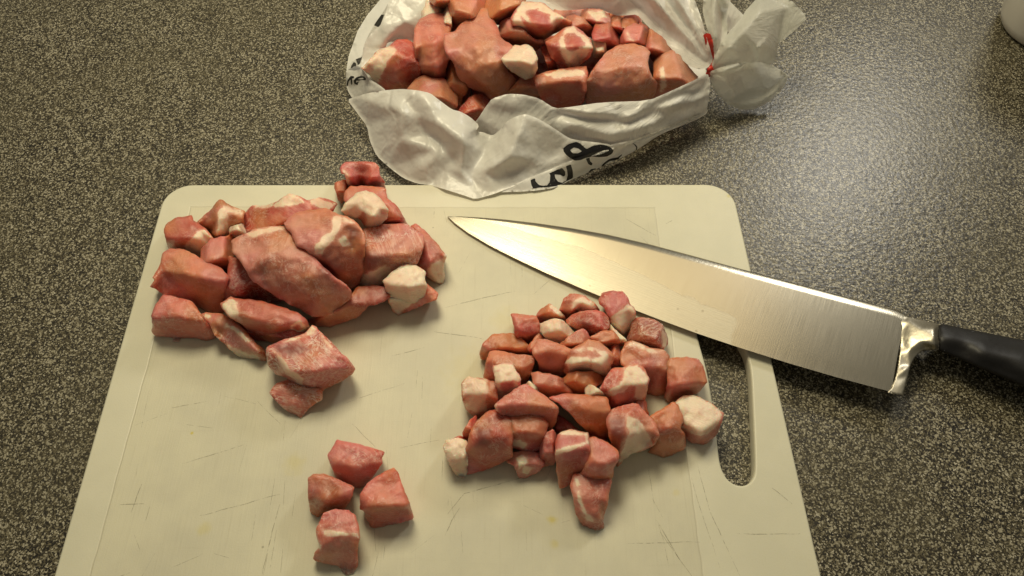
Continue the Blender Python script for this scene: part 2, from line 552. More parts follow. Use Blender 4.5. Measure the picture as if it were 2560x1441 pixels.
# ------------------------------------------------------------------ chopping board
def rounded(poly, radii, n=9):
    out = []
    P_ = [np.array(q, float) for q in poly]
    for i, q in enumerate(P_):
        a, b = P_[i - 1], P_[(i + 1) % len(P_)]
        r = radii[i]
        da, db = (a - q) / np.linalg.norm(a - q), (b - q) / np.linalg.norm(b - q)
        s, e = q + da * r, q + db * r
        for k in range(n):
            t = k / (n - 1)
            # circular-ish corner from a rational quadratic curve
            w = math.sqrt(.5)
            den = (1 - t) ** 2 + 2 * w * t * (1 - t) + t * t
            out.append(((1 - t) ** 2 * s + 2 * w * t * (1 - t) * q + t * t * e) / den)
    return np.array(out)
TL, TR = at((417.5, 462), BOARD_Z)[:2], at((1829, 461), BOARD_Z)[:2]
lD = at((135, 1441), BOARD_Z)[:2] - at((400, 525), BOARD_Z)[:2]
rD = at((2050, 1441), BOARD_Z)[:2] - at((1841, 525), BOARD_Z)[:2]
lD, rD = lD / np.linalg.norm(lD), rD / np.linalg.norm(rD)
LEN = 0.246
outer = rounded([TL, TL + lD * LEN, TR + rD * LEN, TR], [.0145] * 4, 11)
def bpx(s, fr='P'):
    return np.array([at(q, BOARD_Z)[:2] for q in parse(fr, s)])
hole = bpx('1768,925 1787,1040 1797,1140 1804,1172 1818,1198 1838,1212 1858,1215 1874,1208 1886,1190 1888,1160 1884,1060 1878,925 1866,880 1849,850 1828,800 1800,770 1768,760 1742,775 1737,810 1749,860')[::-1]
hole = chaikin(hole, 2)
def plate(outer, hole, z0, z1, bev):
    """slab with a through hole and softly rounded upper and lower edges"""
    def inset(A, d):
        t = np.roll(A, -1, 0) - np.roll(A, 1, 0)
        nn = np.stack([-t[:, 1], t[:, 0]], 1)
        nn /= np.linalg.norm(nn, axis=1)[:, None]
        return A + nn * d
    def area2(A):
        return np.sum(A[:, 0] * np.roll(A[:, 1], -1) - np.roll(A[:, 0], -1) * A[:, 1])
    if area2(outer) < 0: outer = outer[::-1]
    if area2(hole) > 0: hole = hole[::-1]
    V, F = [], []
    prof = [(bev, z0), (bev * .3, z0 + bev * .3), (0, z0 + bev), (0, z1 - bev), (bev * .3, z1 - bev * .3), (bev, z1)]
    rings = {}
    for nm, A in (('o', outer), ('h', hole)):
        for k, (d, z) in enumerate(prof):
            s = len(V)
            Q = inset(A, d)
            V += [(x, y, z) for x, y in Q]
            rings[nm, k] = (s, len(A), Q)
        for k in range(len(prof) - 1):
            a, b, n = rings[nm, k][0], rings[nm, k + 1][0], len(A)
            F += [(a + i, a + (i + 1) % n, b + (i + 1) % n, b + i) for i in range(n)]
    for k, flip in ((0, True), (5, False)):
        (so, no, Qo), (sh, nh, Qh) = rings['o', k], rings['h', k]
        pts = np.vstack([Qo, Qh])
        ed = [(i, (i + 1) % no) for i in range(no)] + [(no + i, no + (i + 1) % nh) for i in range(nh)]
        v, e, f, ov, *_ = geometry.delaunay_2d_cdt([Vector(q) for q in pts.tolist()], ed, [], 0, 1e-7)
        mp = [o[0] for o in ov]
        for t in f:
            c = np.mean([pts[mp[i]] for i in t], axis=0)[None]
            if inside(c, Qo)[0] and not inside(c, Qh)[0]:
                t = [mp[i] for i in t]
                t = [(so + i) if i < no else (sh + i - no) for i in t]
                F.append(tuple(t[::-1] if flip else t))
    return V, F
V, F = plate(outer, hole, 0.0002, BOARD_Z, .0009)
me = mesh('chopping_board', V, F)
me.polygons.foreach_set('use_smooth', [abs(q.normal.z) < .97 for q in me.polygons])
board = tag(link('chopping_board', me, M_BOARD), 'cream plastic chopping board with rounded corners and a slotted handle hole', 'chopping board')

# knife scoring: shallow dark cuts in the surface
def strip(V, F, pts, w, z):
    pts = np.array(pts)
    t = np.gradient(pts, axis=0)
    nn = np.stack([-t[:, 1], t[:, 0]], 1)
    nn /= np.linalg.norm(nn, axis=1)[:, None] + 1e-12
    s = len(V)
    for i, (q, m) in enumerate(zip(pts, nn)):
        ww = w * (.3 + .7 * math.sin(math.pi * (i + .5) / len(pts)))
        V.append((*(q - m * ww), z)); V.append((*(q + m * ww), z))
    F += [(s + 2 * i, s + 2 * i + 1, s + 2 * i + 3, s + 2 * i + 2) for i in range(len(pts) - 1)]
rng = random.Random(5)
V, F = [], []
cuts = ['455,1160 540,1135 610,1112', '355,1210 342,1240 328,1282', '500,1290 585,1268 700,1235', '700,1260 680,1330 655,1440', '1120,1285 1160,1235 1340,1185',
        '1112,1340 1130,1300 1150,1270', '1720,1160 1750,1270 1800,1420', '1740,1150 1775,1280 1850,1441', '1110,770 1210,745 1290,728', '1335,735 1375,700',
        '1085,830 1160,840 1210,848', '1435,742 1434,725', '1085,520 1085,545', '1600,590 1650,640 1690,650', '1560,545 1640,590', '1665,560 1680,552',
        '1620,1170 1635,1260', '1650,1330 1730,1441', '1560,1360 1750,1355', '1640,1300 1700,1400', '330,1430 300,1441', '640,1000 700,1060', '300,1262 360,1260',
        '860,1010 930,985 1010,960', '980,890 1060,870', '1000,1120 1100,1100', '560,990 640,1010', '430,1020 520,1004', '880,1060 940,1120', '1030,640 1060,720',
        '2000,1335 1900,1336 1840,1335', '1930,1220 1980,1260']
for s in cuts:
    q = dense(np.array([at(c, BOARD_Z)[:2] for c in parse('P', s)]), .003, False)
    q = q + np.array([[noise.noise((i * .5, len(V) * .1, 0)) * .0003, noise.noise((i * .5, 9, len(V) * .1)) * .0003] for i in range(len(q))])
    strip(V, F, q, rng.uniform(.00010, .00018), BOARD_Z + .00004)
for k in range(90):
    x, y = rng.uniform(300, 1700), rng.uniform(530, 1430)
    if x < 345 - (y - 1000) * .27 + 12: continue
    L_, a = rng.uniform(.004, .018), rng.gauss(math.pi / 2, .10) if rng.random() < .75 else rng.uniform(0, 3.1)
    q = at((x, y), BOARD_Z)[:2]
    strip(V, F, [q + np.array([math.cos(a), math.sin(a)]) * L_ * t for t in (-.5, -.2, .2, .5)], rng.uniform(.00005, .00010), BOARD_Z + .00004)
sc = link('knife_scoring', mesh('knife_scoring', V, F, False), M_CUT, board)
sc['kind'] = 'stuff'

# ------------------------------------------------------------------ solid lump whose outline is known
def lump(name, outline, b, ctrl, mat, floor, rnd=12.0, step=6.0, smooth=4, rough=0.0, seed=1, edgez=None, ridges=(), depth_k=1.0, jag=0.0, bottom=None, zfun=None):
    """outline: photo pixels (N,2); b: resting height; edgez: heights of the outline points; ctrl: inner (x,y,z) points.
    The top follows the control heights, rolls over at the outline and closes towards its resting height."""
    rng = random.Random(seed)
    O = np.asarray(outline, float)
    C = np.column_stack([O[:, :2], edgez])
    ed = [(i, (i + 1) % len(C)) for i in range(len(C))]
    C = np.vstack([C, np.asarray(ctrl, float)]) if len(ctrl) else C
    ed += [(len(O) + a, len(O) + bb) for a, bb in ridges]
    OD = dense(chaikin(O[:, :2], 1, .10), step)
    if jag:
        OD = OD + np.array([[noise.noise((q[0] * .06, q[1] * .06, seed)) + .6 * noise.noise((q[0] * .17, q[1] * .17, seed + 5)),
                             noise.noise((q[0] * .06, q[1] * .06, seed + 30)) + .6 * noise.noise((q[0] * .17, q[1] * .17, seed + 35))] for q in OD]) * jag
    V2, T = fill(OD, step, rng)
    loop = border(T)
    z = interp(V2, C, ed) if zfun is None else zfun(V2)
    z = relax(z, T, smooth, np.zeros(0, int))
    d = edge_dist(V2, OD)
    D = ray(V2)
    t = (z - CAM[2]) / D[:, 2]
    mpp = t.mean() / FPX
    q = np.clip(d / rnd, 0, 1)
    push = .75 * rnd * mpp * depth_k * (1 - np.sqrt(np.maximum(0, 1 - (1 - q) ** 2)))
    if rough:
        P0 = CAM + D * t[:, None]
        nz = np.array([noise.noise(Vector(p * 90) + Vector((seed * 3.1, 0, 0))) * .8 + .8 * noise.noise(Vector(p * 210) + Vector((0, seed * 2.3, 0)))
                       + .5 * noise.noise(Vector(p * 480) + Vector((0, 0, seed * 1.7))) for p in P0])
        push = push + rough * nz * np.clip(q * 1.2, 0, 1)
    t = t + push
    tf = (floor - CAM[2]) / D[:, 2]
    t = np.minimum(t, tf - .0002)
    P3 = CAM + D * t[:, None]
    V = list(P3)
    F = list(T)
    # rounded underside
    L2 = V2[loop]
    cen = L2.mean(0)
    zb = max(floor + .0002, b if bottom is None else bottom)
    prev = loop
    ring_uv = [V2]
    for s, k in ((.955, .35), (.86, .75), (.66, 1.0)):
        Q2 = cen + (L2 - cen) * s
        base = at(Q2, zb)
        Q3 = P3[loop] * (1 - k) + base * k
        Q3[:, 2] = np.maximum(Q3[:, 2], floor + .0002)
        st = len(V)
        V += list(Q3)
        cur = list(range(st, st + len(loop)))
        n = len(loop)
        F += [(prev[(i + 1) % n], prev[i], cur[i], cur[(i + 1) % n]) for i in range(n)]
        prev = cur
        ring_uv.append(Q2)
    V.append(at(cen, zb))
    c = len(V) - 1
    F += [(prev[(i + 1) % len(prev)], prev[i], c) for i in range(len(prev))]
    ring_uv.append(cen[None])
    UV = np.vstack(ring_uv)
    return mesh(name, V, F), UV, np.array(V)

# ------------------------------------------------------------------ chef's knife
knife = bpy.data.objects.new('chef_knife', None)
kb = at((1900, 800), BOARD_Z)
COL.objects.link(knife)
tag(knife, "large steel chef's knife with black handle lying across the chopping board", 'knife')
spine = np.array(parse('P', '1119,541 1150,541.5 1200,544 1260,549 1340,558 1430,571 1520,587 1620,610 1740,642 1860,675 2000,712 2120,744 2245,777 2262,786'))
edge = np.array(parse('P', '1119,542 1137,559 1170,583 1225,615 1295,650 1370,685 1450,720 1540,757 1640,796 1740,833 1850,870 1970,908 2100,946 2228,980'))
def resamp(A, n):
    s = np.r_[0, np.cumsum(np.linalg.norm(np.diff(A, axis=0), axis=1))]
    u = np.linspace(0, 1, n) ** 1.35 * s[-1]
    return np.stack([np.interp(u, s, A[:, k]) for k in range(2)], 1)
NS, NC = 70, 15
sp, eg = resamp(spine, NS), resamp(edge, NS)
V, F, across, along = [], [], [], []
for i in range(NS):
    u = i / (NS - 1)
    lift = .0008 + .0034 * u                       # the blade's mid plane climbs towards the thick handle
    zs, ze = BOARD_Z + lift, BOARD_Z + lift * (1.0) + .0004
    th = .0003 + .0011 * min(1, u * 1.6)
    for side in (1, -1):
        for j in range(NC):
            v = 0.0 if j == 0 else .014 + (j - 1) / (NC - 2) * .986
            q = sp[i] * (1 - v) + eg[i] * v
            t = th * (1 - v) ** .8 if v < .86 else th * (.14 ** .8) * (1 - v) / .14
            if j == 0: t *= .55
            z = zs * (1 - v) + ze * v + side * max(t, .00005)
            V.append(at(q, z)); across.append(v); along.append(u ** 1.35)
W = 2 * NC
for i in range(NS - 1):
    a, b = i * W, (i + 1) * W
    for j in range(NC - 1):
        F.append((a + j, a + j + 1, b + j + 1, b + j))
        F.append((a + NC + j + 1, a + NC + j, b + NC + j, b + NC + j + 1))
    F.append((a, b, b + NC, a + NC)); F.append((a + NC - 1, a + W - 1, b + W - 1, b + NC - 1))
a = (NS - 1) * W
F.append(tuple([a + j for j in range(NC)] + [a + W - 1 - j for j in range(NC)]))
F.append(tuple([W - 1 - j for j in range(NC)][::-1] + [j for j in range(NC)][::-1]))
me = mesh('blade', V, F)
fattr(me, 'across', across); fattr(me, 'along', along)
blade = link('blade', me, M_BLADE, knife)
mod = blade.modifiers.new('edges', 'EDGE_SPLIT'); mod.split_angle = math.radians(40)
o2 = parse('K', '1300,494 1420,522 1540,550 1660,583 1672,590 1676,690 1672,805 1610,803 1550,806 1500,835 1460,880 1430,940 1408,1030 1385,1120 1362,1192 1300,1188 1225,1172 1262,1130 1296,1050 1318,950 1335,830 1340,680 1325,560')
oz = [BOARD_Z + .0052] * len(o2)
ct = [p[:2] + [BOARD_Z + p[2] * .001] for p in parse('K', '1350,640,5.0 1350,780,5.0 1330,950,4.9 1420,560,7.0 1420,700,7.8 1420,820,7.0 1390,970,6.4 1350,1110,5.6 1520,620,9.6 1520,740,9.8 1640,620,11 1645,700,12 1645,770,11')]
me, UV, _ = lump('bolster', o2, BOARD_Z + .001, ct, M_STEEL, .0045, rnd=3.5, step=3.0, smooth=6, edgez=oz, seed=3, depth_k=.8)
link('bolster', me, M_STEEL, knife)
o2 = parse('P', '2345,808 2450,829 2560,851 2700,880 2850,915 2935,950 2965,1005 2945,1065 2880,1088 2780,1062 2650,1004 2560,966 2450,921 2385,892 2345,876')
oz = [BOARD_Z + .003] * len(o2)
ct = [p[:2] + [BOARD_Z + p[2] * .001] for p in parse('P', '2352,826,11.4 2352,842,12.2 2352,858,11.4 2450,850,12.6 2450,874,13 2450,898,12 2560,880,13 2560,912,13.4 2560,940,12 2700,915,13 2700,950,13.4 2850,960,13 2900,1010,12.6')]
me, UV, _ = lump('handle', o2, .0012, ct, M_HANDLE, .0006, rnd=14, step=6, smooth=26, edgez=oz, seed=4, depth_k=.9)
link('handle', me, M_HANDLE, knife)

# ------------------------------------------------------------------ white cup at the back
def lathe(name, prof, n=56):
    V, F = [], []
    for r, z in prof:
        V += [(r * math.cos(2 * math.pi * i / n), r * math.sin(2 * math.pi * i / n), z) for i in range(n)]
    for k in range(len(prof) - 1):
        F += [(k * n + i, k * n + (i + 1) % n, (k + 1) * n + (i + 1) % n, (k + 1) * n + i) for i in range(n)]
    F.append(tuple(range(n))[::-1]); F.append(tuple((len(prof) - 1) * n + i for i in range(n)))
    return mesh(name, V, F)
cup = link('cup', lathe('cup', [(.022, .0002), (.0255, .0008), (.0275, .003), (.029, .008), (.0305, .03), (.031, .085), (.0306, .0865), (.0288, .0865),
                                (.0283, .085), (.0278, .03), (.025, .008), (.02, .006)]), M_CUP)
cup.location = (*at((2607, 72), 0)[:2], 0)
tag(cup, 'plain white ceramic cup standing on the bare countertop', 'cup')

# ------------------------------------------------------------------ plastic bag of meat
bag = bpy.data.objects.new('plastic_bag', None)
COL.objects.link(bag)
tag(bag, 'open white plastic bag with black lettering, twisted shut at one end with red tape', 'bag')
def sheet(name, fr, outline, creases, mat, crinkle=.0010, step=6.0, smooth=2, ink=(), holes=(), seed=1, pleat=.35):
    rng = random.Random(seed)
    O = np.array(parse(fr, outline))
    C = [tuple(r) for r in O]
    ed = [(i, (i + 1) % len(O)) for i in range(len(O))]
    for c in creases:
        s = len(C)
        rows = parse(fr, c)
        C += [tuple(r) for r in rows]
        ed += [(s + i, s + i + 1) for i in range(len(rows) - 1)]
    C = np.array(C)
    C[:, 2] *= .001
    OD = dense(chaikin(O[:, :2], 1, .18), step)
    inkp = [np.array(parse(f, s)) for f, s in ink]
    holp = [np.array(parse(f, s)) for f, s in holes]
    lines = [dense(chaikin(q, 1, .12), 3.0) for q in inkp + holp]
    V2, T = fill(OD, step, rng, lines)
    z = interp(V2, C, ed)
    z = relax(z, T, smooth, np.zeros(0, int))
    # crumpled film: sharp ridges from folded noise, none below the counter
    P0 = at(V2, z)
    nz = np.array([noise.voronoi(Vector(p * np.array([38, 38, 22])) + Vector((seed * 7.3, 0, 0)))[0][0] * 1.5 + abs(noise.noise(Vector(p * 70) + Vector((0, seed * 3.7, 0)))) * .7
                   + .6 * noise.voronoi(Vector(p * 95) + Vector((0, 0, seed * 2.1)))[0][0] for p in P0])
    z = z + crinkle * (nz - 1.1)
    fl = np.where(inside(V2, BOARD_PX), BOARD_Z + .0004, .0005)
    z = np.maximum(z, fl)
    P3 = at(V2, z)
    mats = [mat]
    me = mesh(name, P3, T)
    K = at((1775, 178), .030)
    dd = P3 - K
    th, rr = np.arctan2(dd[:, 1], dd[:, 0]), np.linalg.norm(dd[:, :2], axis=1)
    vattr(me, 'plt', np.column_stack([np.cos(th) * 9, np.sin(th) * 9, rr * 30 + seed]))
    fattr(me, 'pla', np.full(len(P3), pleat))
    if inkp:
        mats.append(M_INK)
        cen = np.array([V2[list(t)].mean(0) for t in T])
        m = np.zeros(len(T), bool)
        ip = [chaikin(q, 1, .12) for q in inkp]
        hp = [chaikin(q, 1, .12) for q in holp]
        for q in ip: m |= inside(cen, q)
        for q in hp: m &= ~inside(cen, q)
        me.polygons.foreach_set('material_index', m.astype(np.int32))
    return link(name, me, mats, bag)
BOARD_PX = np.array([(405, 466), (1842, 466), (2060, 1450), (130, 1450)])

sheet('bag_base', 'P', '872,235,1.5 905,290,1.5 960,330,1.5 1250,345,1.5 1500,352,1.5 1700,310,1.5 1765,230,1.5 1775,180,3 1700,120,3 1600,60,3 1400,-60,3 1000,-60,3 900,60,1.5 865,160,1.5',
      [], M_FILM, .0006, 12.0, seed=2)
sheet('back_wall', 'F', '60,-60,48 200,0,46 260,70,44 330,90,43 450,85,42 560,75,42 680,80,42 800,132,40 880,132,40 980,122,41 1060,210,38 1150,300,36 1250,390,34 1330,480,33 1420,555,32 '
      '1500,585,32 1570,575,32 1620,510,34 1590,400,42 1560,300,46 1520,150,50 1440,-60,54',
      ['1580,520,34 1350,250,44 1100,-40,56', '1575,525,32 1300,330,36 1000,60,42 900,-40,46', '1590,480,36 1450,200,48 1300,-40,58', '1585,500,34 1410,240,43 1200,-40,50',
       '1590,460,38 1500,200,46 1380,-40,52', '700,60,44 800,-40,54', '800,120,40 820,20,46', '400,60,44 500,-40,52'], M_FILM, .0007, 6.0, 1, seed=3, pleat=1.0)
sheet('side_wall', 'E', '540,-60,42 960,-60,44 905,50,41 850,170,37 790,280,32 770,430,22 640,420,24 520,420,22 490,490,22 420,500,24 330,620,20 265,690,20 250,640,22 270,520,25 290,430,28 365,320,31 450,250,34 500,130,37',
      ['930,-20,41 700,220,35 480,440,27', '760,300,30 640,390,23', '560,0,41 440,250,32 330,480,25'], M_FILM, .0008, 5.0, seed=4)
sheet('outer_wall', 'E', '570,-60,38 540,80,33 515,150,31 480,240,29 400,330,26 320,430,22 270,540,20 255,630,17 225,650,12 140,690,5 105,705,3 120,660,2 180,600,4 262,570,9 275,470,13 310,380,15 380,250,18 480,110,22 560,-40,24',
      ['300,450,18 420,250,25'], M_FILM, .0006, 4.0, seed=5,
      ink=[('L', '610,150 670,70 720,-20 790,-20 755,80 710,195'), ('L', '235,885 250,820 290,755 330,775 335,900 302,895 300,820 275,850 262,890'),
           ('L', '322,705 380,672 450,684 415,720 385,790 365,840 350,775 335,745')])
sheet('corner_fold', 'E', '100,700,12 200,708,15 262,688,20 330,790,22 430,850,24 505,908,25 420,965,18 300,1000,12 170,990,4 130,935,3 105,870,4 99,780,8',
      ['120,790,10 260,800,17 420,900,22', '180,860,8 300,900,17'], M_FILM, .0006, 4.0, seed=6,
      ink=[('L', '172,1150 185,1060 238,985 292,988 300,1020 262,1030 268,1120 246,1132 236,1040 207,1085 195,1150'),
           ('L', '288,1060 330,1008 400,984 462,994 494,1030 482,1056 420,1050 380,1062 332,1062 325,1095 375,1078 352,1138 300,1112')],
      holes=[('L', '352,1034 440,1012 456,1034 400,1040')])
sheet('front_wall', 'G', '870,345,20 915,290,27 960,220,32 1000,170,36 1100,140,38 1200,145,38 1300,170,36 1400,235,32 1500,225,33 1700,195,34 2000,185,34 2150,120,36 2300,50,38 2378,8,38 2397,60,34 2388,150,28 '
      '2372,262,14 2300,302,12 2090,388,15 1900,462,15 1750,482,14 1560,470,14 1400,450,17 1300,420,20 1215,400,22 1100,430,20 1000,470,12 930,440,14',
      ['1400,235,32 1600,272,33.5 1900,272,33 2150,205,33 2380,40,35', '1430,265,28 1700,300,27 2000,250,28 2300,115,30', '1500,330,29 1750,400,24 2000,335,26 2250,205,27',
       '1100,140,38 1120,260,30', '1000,200,34 1250,250,30 1400,330,26', '1300,180,35 1330,290,28', '1650,330,27 1850,330,25 2150,260,24'], M_FILM, .0007, 5.0, 4, seed=7, pleat=1.0)
sheet('lower_body', 'G', '1030,772,9.2 1200,695,12 1400,612,14 1560,545,16 1700,490,18 1780,460,19 1900,440,20 2090,365,23 2300,285,20 2385,235,16 2372,270,6 2300,312,3 2080,397,2 1900,517,1.5 1700,606,1.5 1500,694,3 '
      '1400,742,8.8 1300,758,9 1200,766,8.8',
      ['1500,650,8 1750,545,10 2000,430,11'], M_FILM, .0004, 4.0, seed=8,
      ink=[('T', '818,262 900,200 1030,158 1092,188 1150,240 1196,276 1280,230 1400,203 1500,214 1580,248 1628,300 1600,352 1520,396 1400,406 1280,396 1200,412 1100,452 1010,462 930,422 860,362 825,312'),
           ('T', '295,770 370,745 375,790 430,850 500,866 560,858 605,805 612,690 595,665 720,608 800,578 850,635 853,690 832,716 770,690 682,680 692,740 740,800 805,815 870,780 890,700 882,620 862,550 940,520 972,620 978,740 '
                   '885,785 800,838 700,872 600,882 420,895 340,910 310,850'),
           ('T', '1178,425 1240,398 1250,468 1290,508 1272,540 1222,520'), ('T', '1388,606 1465,503 1560,432 1640,414 1690,408 1752,362 1760,374 1712,424 1722,440 1690,456 1620,462 1560,470 1480,530 1420,596'),
           ('T', '1190,690 1225,640 1262,598 1330,586 1392,604 1330,640 1260,680'), ('T', '1915,172 1970,198 2006,240 2002,302 1955,335 1982,290 1986,250 1960,212')],
      holes=[('T', '930,292 990,250 1060,268 1118,312 1052,346 970,344'), ('T', '1262,388 1380,328 1480,293 1552,288 1542,306 1450,322 1360,367 1282,392'), ('T', '1450,566 1520,512 1600,470 1610,478 1540,530 1460,574')])
sheet('front_flap', 'G', '72,178,16 130,158,20 200,137,25 310,118,31 420,109,35 520,118,37 600,134,37 660,180,35 740,240,32 800,255,31 860,290,28 918,343,24 892,385,21 935,384,22 1000,410,19 1050,372,23 1100,312,31 '
      '1160,282,35 1215,269,37 1300,303,35 1380,350,31 1490,425,23 1560,440,21 1660,450,20 1760,465,18 1785,492,16 1700,525,15 1610,552,14 1560,572,12 1400,632,11 1250,691,10.5 1100,748,10 1000,786,9.5 '
      '890,816,9 820,791,9.5 700,753,10 600,725,7 520,716,5 430,681,4 340,612,4 260,540,5 215,440,7 200,350,9 140,270,12',
      ['1215,280,37 1160,420,32 1105,540,27 1010,596,22', '1000,415,19 950,520,14 890,600,12 880,700,10', '905,360,24 820,440,30 805,540,22 790,640,15', '560,160,37 660,310,33 820,440,30', '430,150,34 600,400,20 760,560,14',
       '200,180,25 420,260,33 640,330,32', '230,400,10 420,430,22 640,500,20', '460,660,6 640,540,19 790,490,24', '500,560,12 700,620,12 880,740,9.6', '1300,320,34 1240,440,27 1260,560,19 1180,690,12',
       '1230,480,24 1380,550,16', '1120,640,14 1330,600,15 1500,520,18', '930,640,15 1050,690,12'], M_FILM, .0008, 4.5, 7, seed=9,
      ink=[('T', '818,262 900,200 1030,158 1092,188 1150,240 1196,276 1280,230 1400,203 1500,214 1580,248 1628,300 1600,352 1520,396 1400,406 1280,396 1200,412 1100,452 1010,462 930,422 860,362 825,312')],
      holes=[('T', '930,292 990,250 1060,268 1118,312 1052,346 970,344'), ('T', '1262,388 1380,328 1480,293 1552,288 1542,306 1450,322 1360,367 1282,392')])
# the loose end beyond the tie
sheet('tail_end', 'F', '1600,560,32 1632,470,36 1600,330,42 1560,220,46 1530,100,48 1540,-60,52 1780,-60,54 1740,70,50 1735,180,46 1742,270,42 1700,400,40 1660,520,36',
      ['1620,540,34 1640,330,46 1630,100,54 1650,-40,58', '1620,520,34 1690,300,40 1690,100,44'], M_TAIL, .0008, 5.0, 1, seed=10, pleat=.7)
sheet('tail_end', 'F', '1720,-30,40 1800,55,38 1885,140,36 1800,235,36 1738,280,38 1725,150,42', [], M_TAIL, .0008, 5.0, seed=11, pleat=.7)
sheet('tail_end', 'F', '1604,572,32 1640,450,38 1740,282,44 1860,145,46 1890,90,46 2010,-40,46 2262,-12,48 2412,150,44 2330,230,40 2250,300,36 2160,368,31 2150,480,24 2120,545,20 1990,535,25 1850,562,29 1700,604,30',
      ['1615,565,33 1740,400,46 1860,280,50 2010,100,52', '1640,560,32 1860,480,36 1960,430,36 2190,150,42', '1860,280,50 1990,400,42 2080,390,36', '1980,400,40 2230,60,46', '1640,580,31 1800,440,42'], M_TAIL, .0006, 5.0, 1, seed=12, pleat=.7)
sheet('tail_end', 'F', '1594,600,31 1660,572,34 1750,545,35 1900,520,35 2000,518,33 2120,550,28 2252,630,20 2232,690,14 2200,750,10 2100,850,5 1950,926,3 1850,919,3 1740,880,5 1660,800,12 1610,720,18 1588,640,26',
      ['1610,620,30 1740,700,22 1760,740,18 1800,830,9', '1850,640,21 2000,640,18 2180,660,17', '1760,760,14 1900,760,10 2080,760,10', '1720,840,8 1850,880,9 2000,860,9 2150,760,13 2235,660,19', '1600,625,30 1700,600,36 1850,545,36'],
      M_TAIL, .0006, 5.0, 1, seed=13, pleat=.7)
# red tape round the twisted neck
pts = [at(p[:2], p[2] * .001) for p in parse('F', '1568,300,45 1578,330,44 1590,390,40 1604,450,33 1606,520,28 1600,575,31 1594,605,30 1584,630,26')]
V, F = [], []
for i, q in enumerate(pts):
    for j in range(8):
        a = 2 * math.pi * j / 8
        V.append(q + np.array([.0022 * math.cos(a), 0, .0012 * math.sin(a)]) + np.array([0, .0006 * math.sin(a), 0]))
for i in range(len(pts) - 1):
    F += [(i * 8 + j, i * 8 + (j + 1) % 8, i * 8 + 8 + (j + 1) % 8, i * 8 + 8 + j) for j in range(8)]
F += [tuple(range(8)), tuple((len(pts) - 1) * 8 + j for j in range(8))]
link('red_tie', mesh('red_tie', V, F), M_RED, bag)

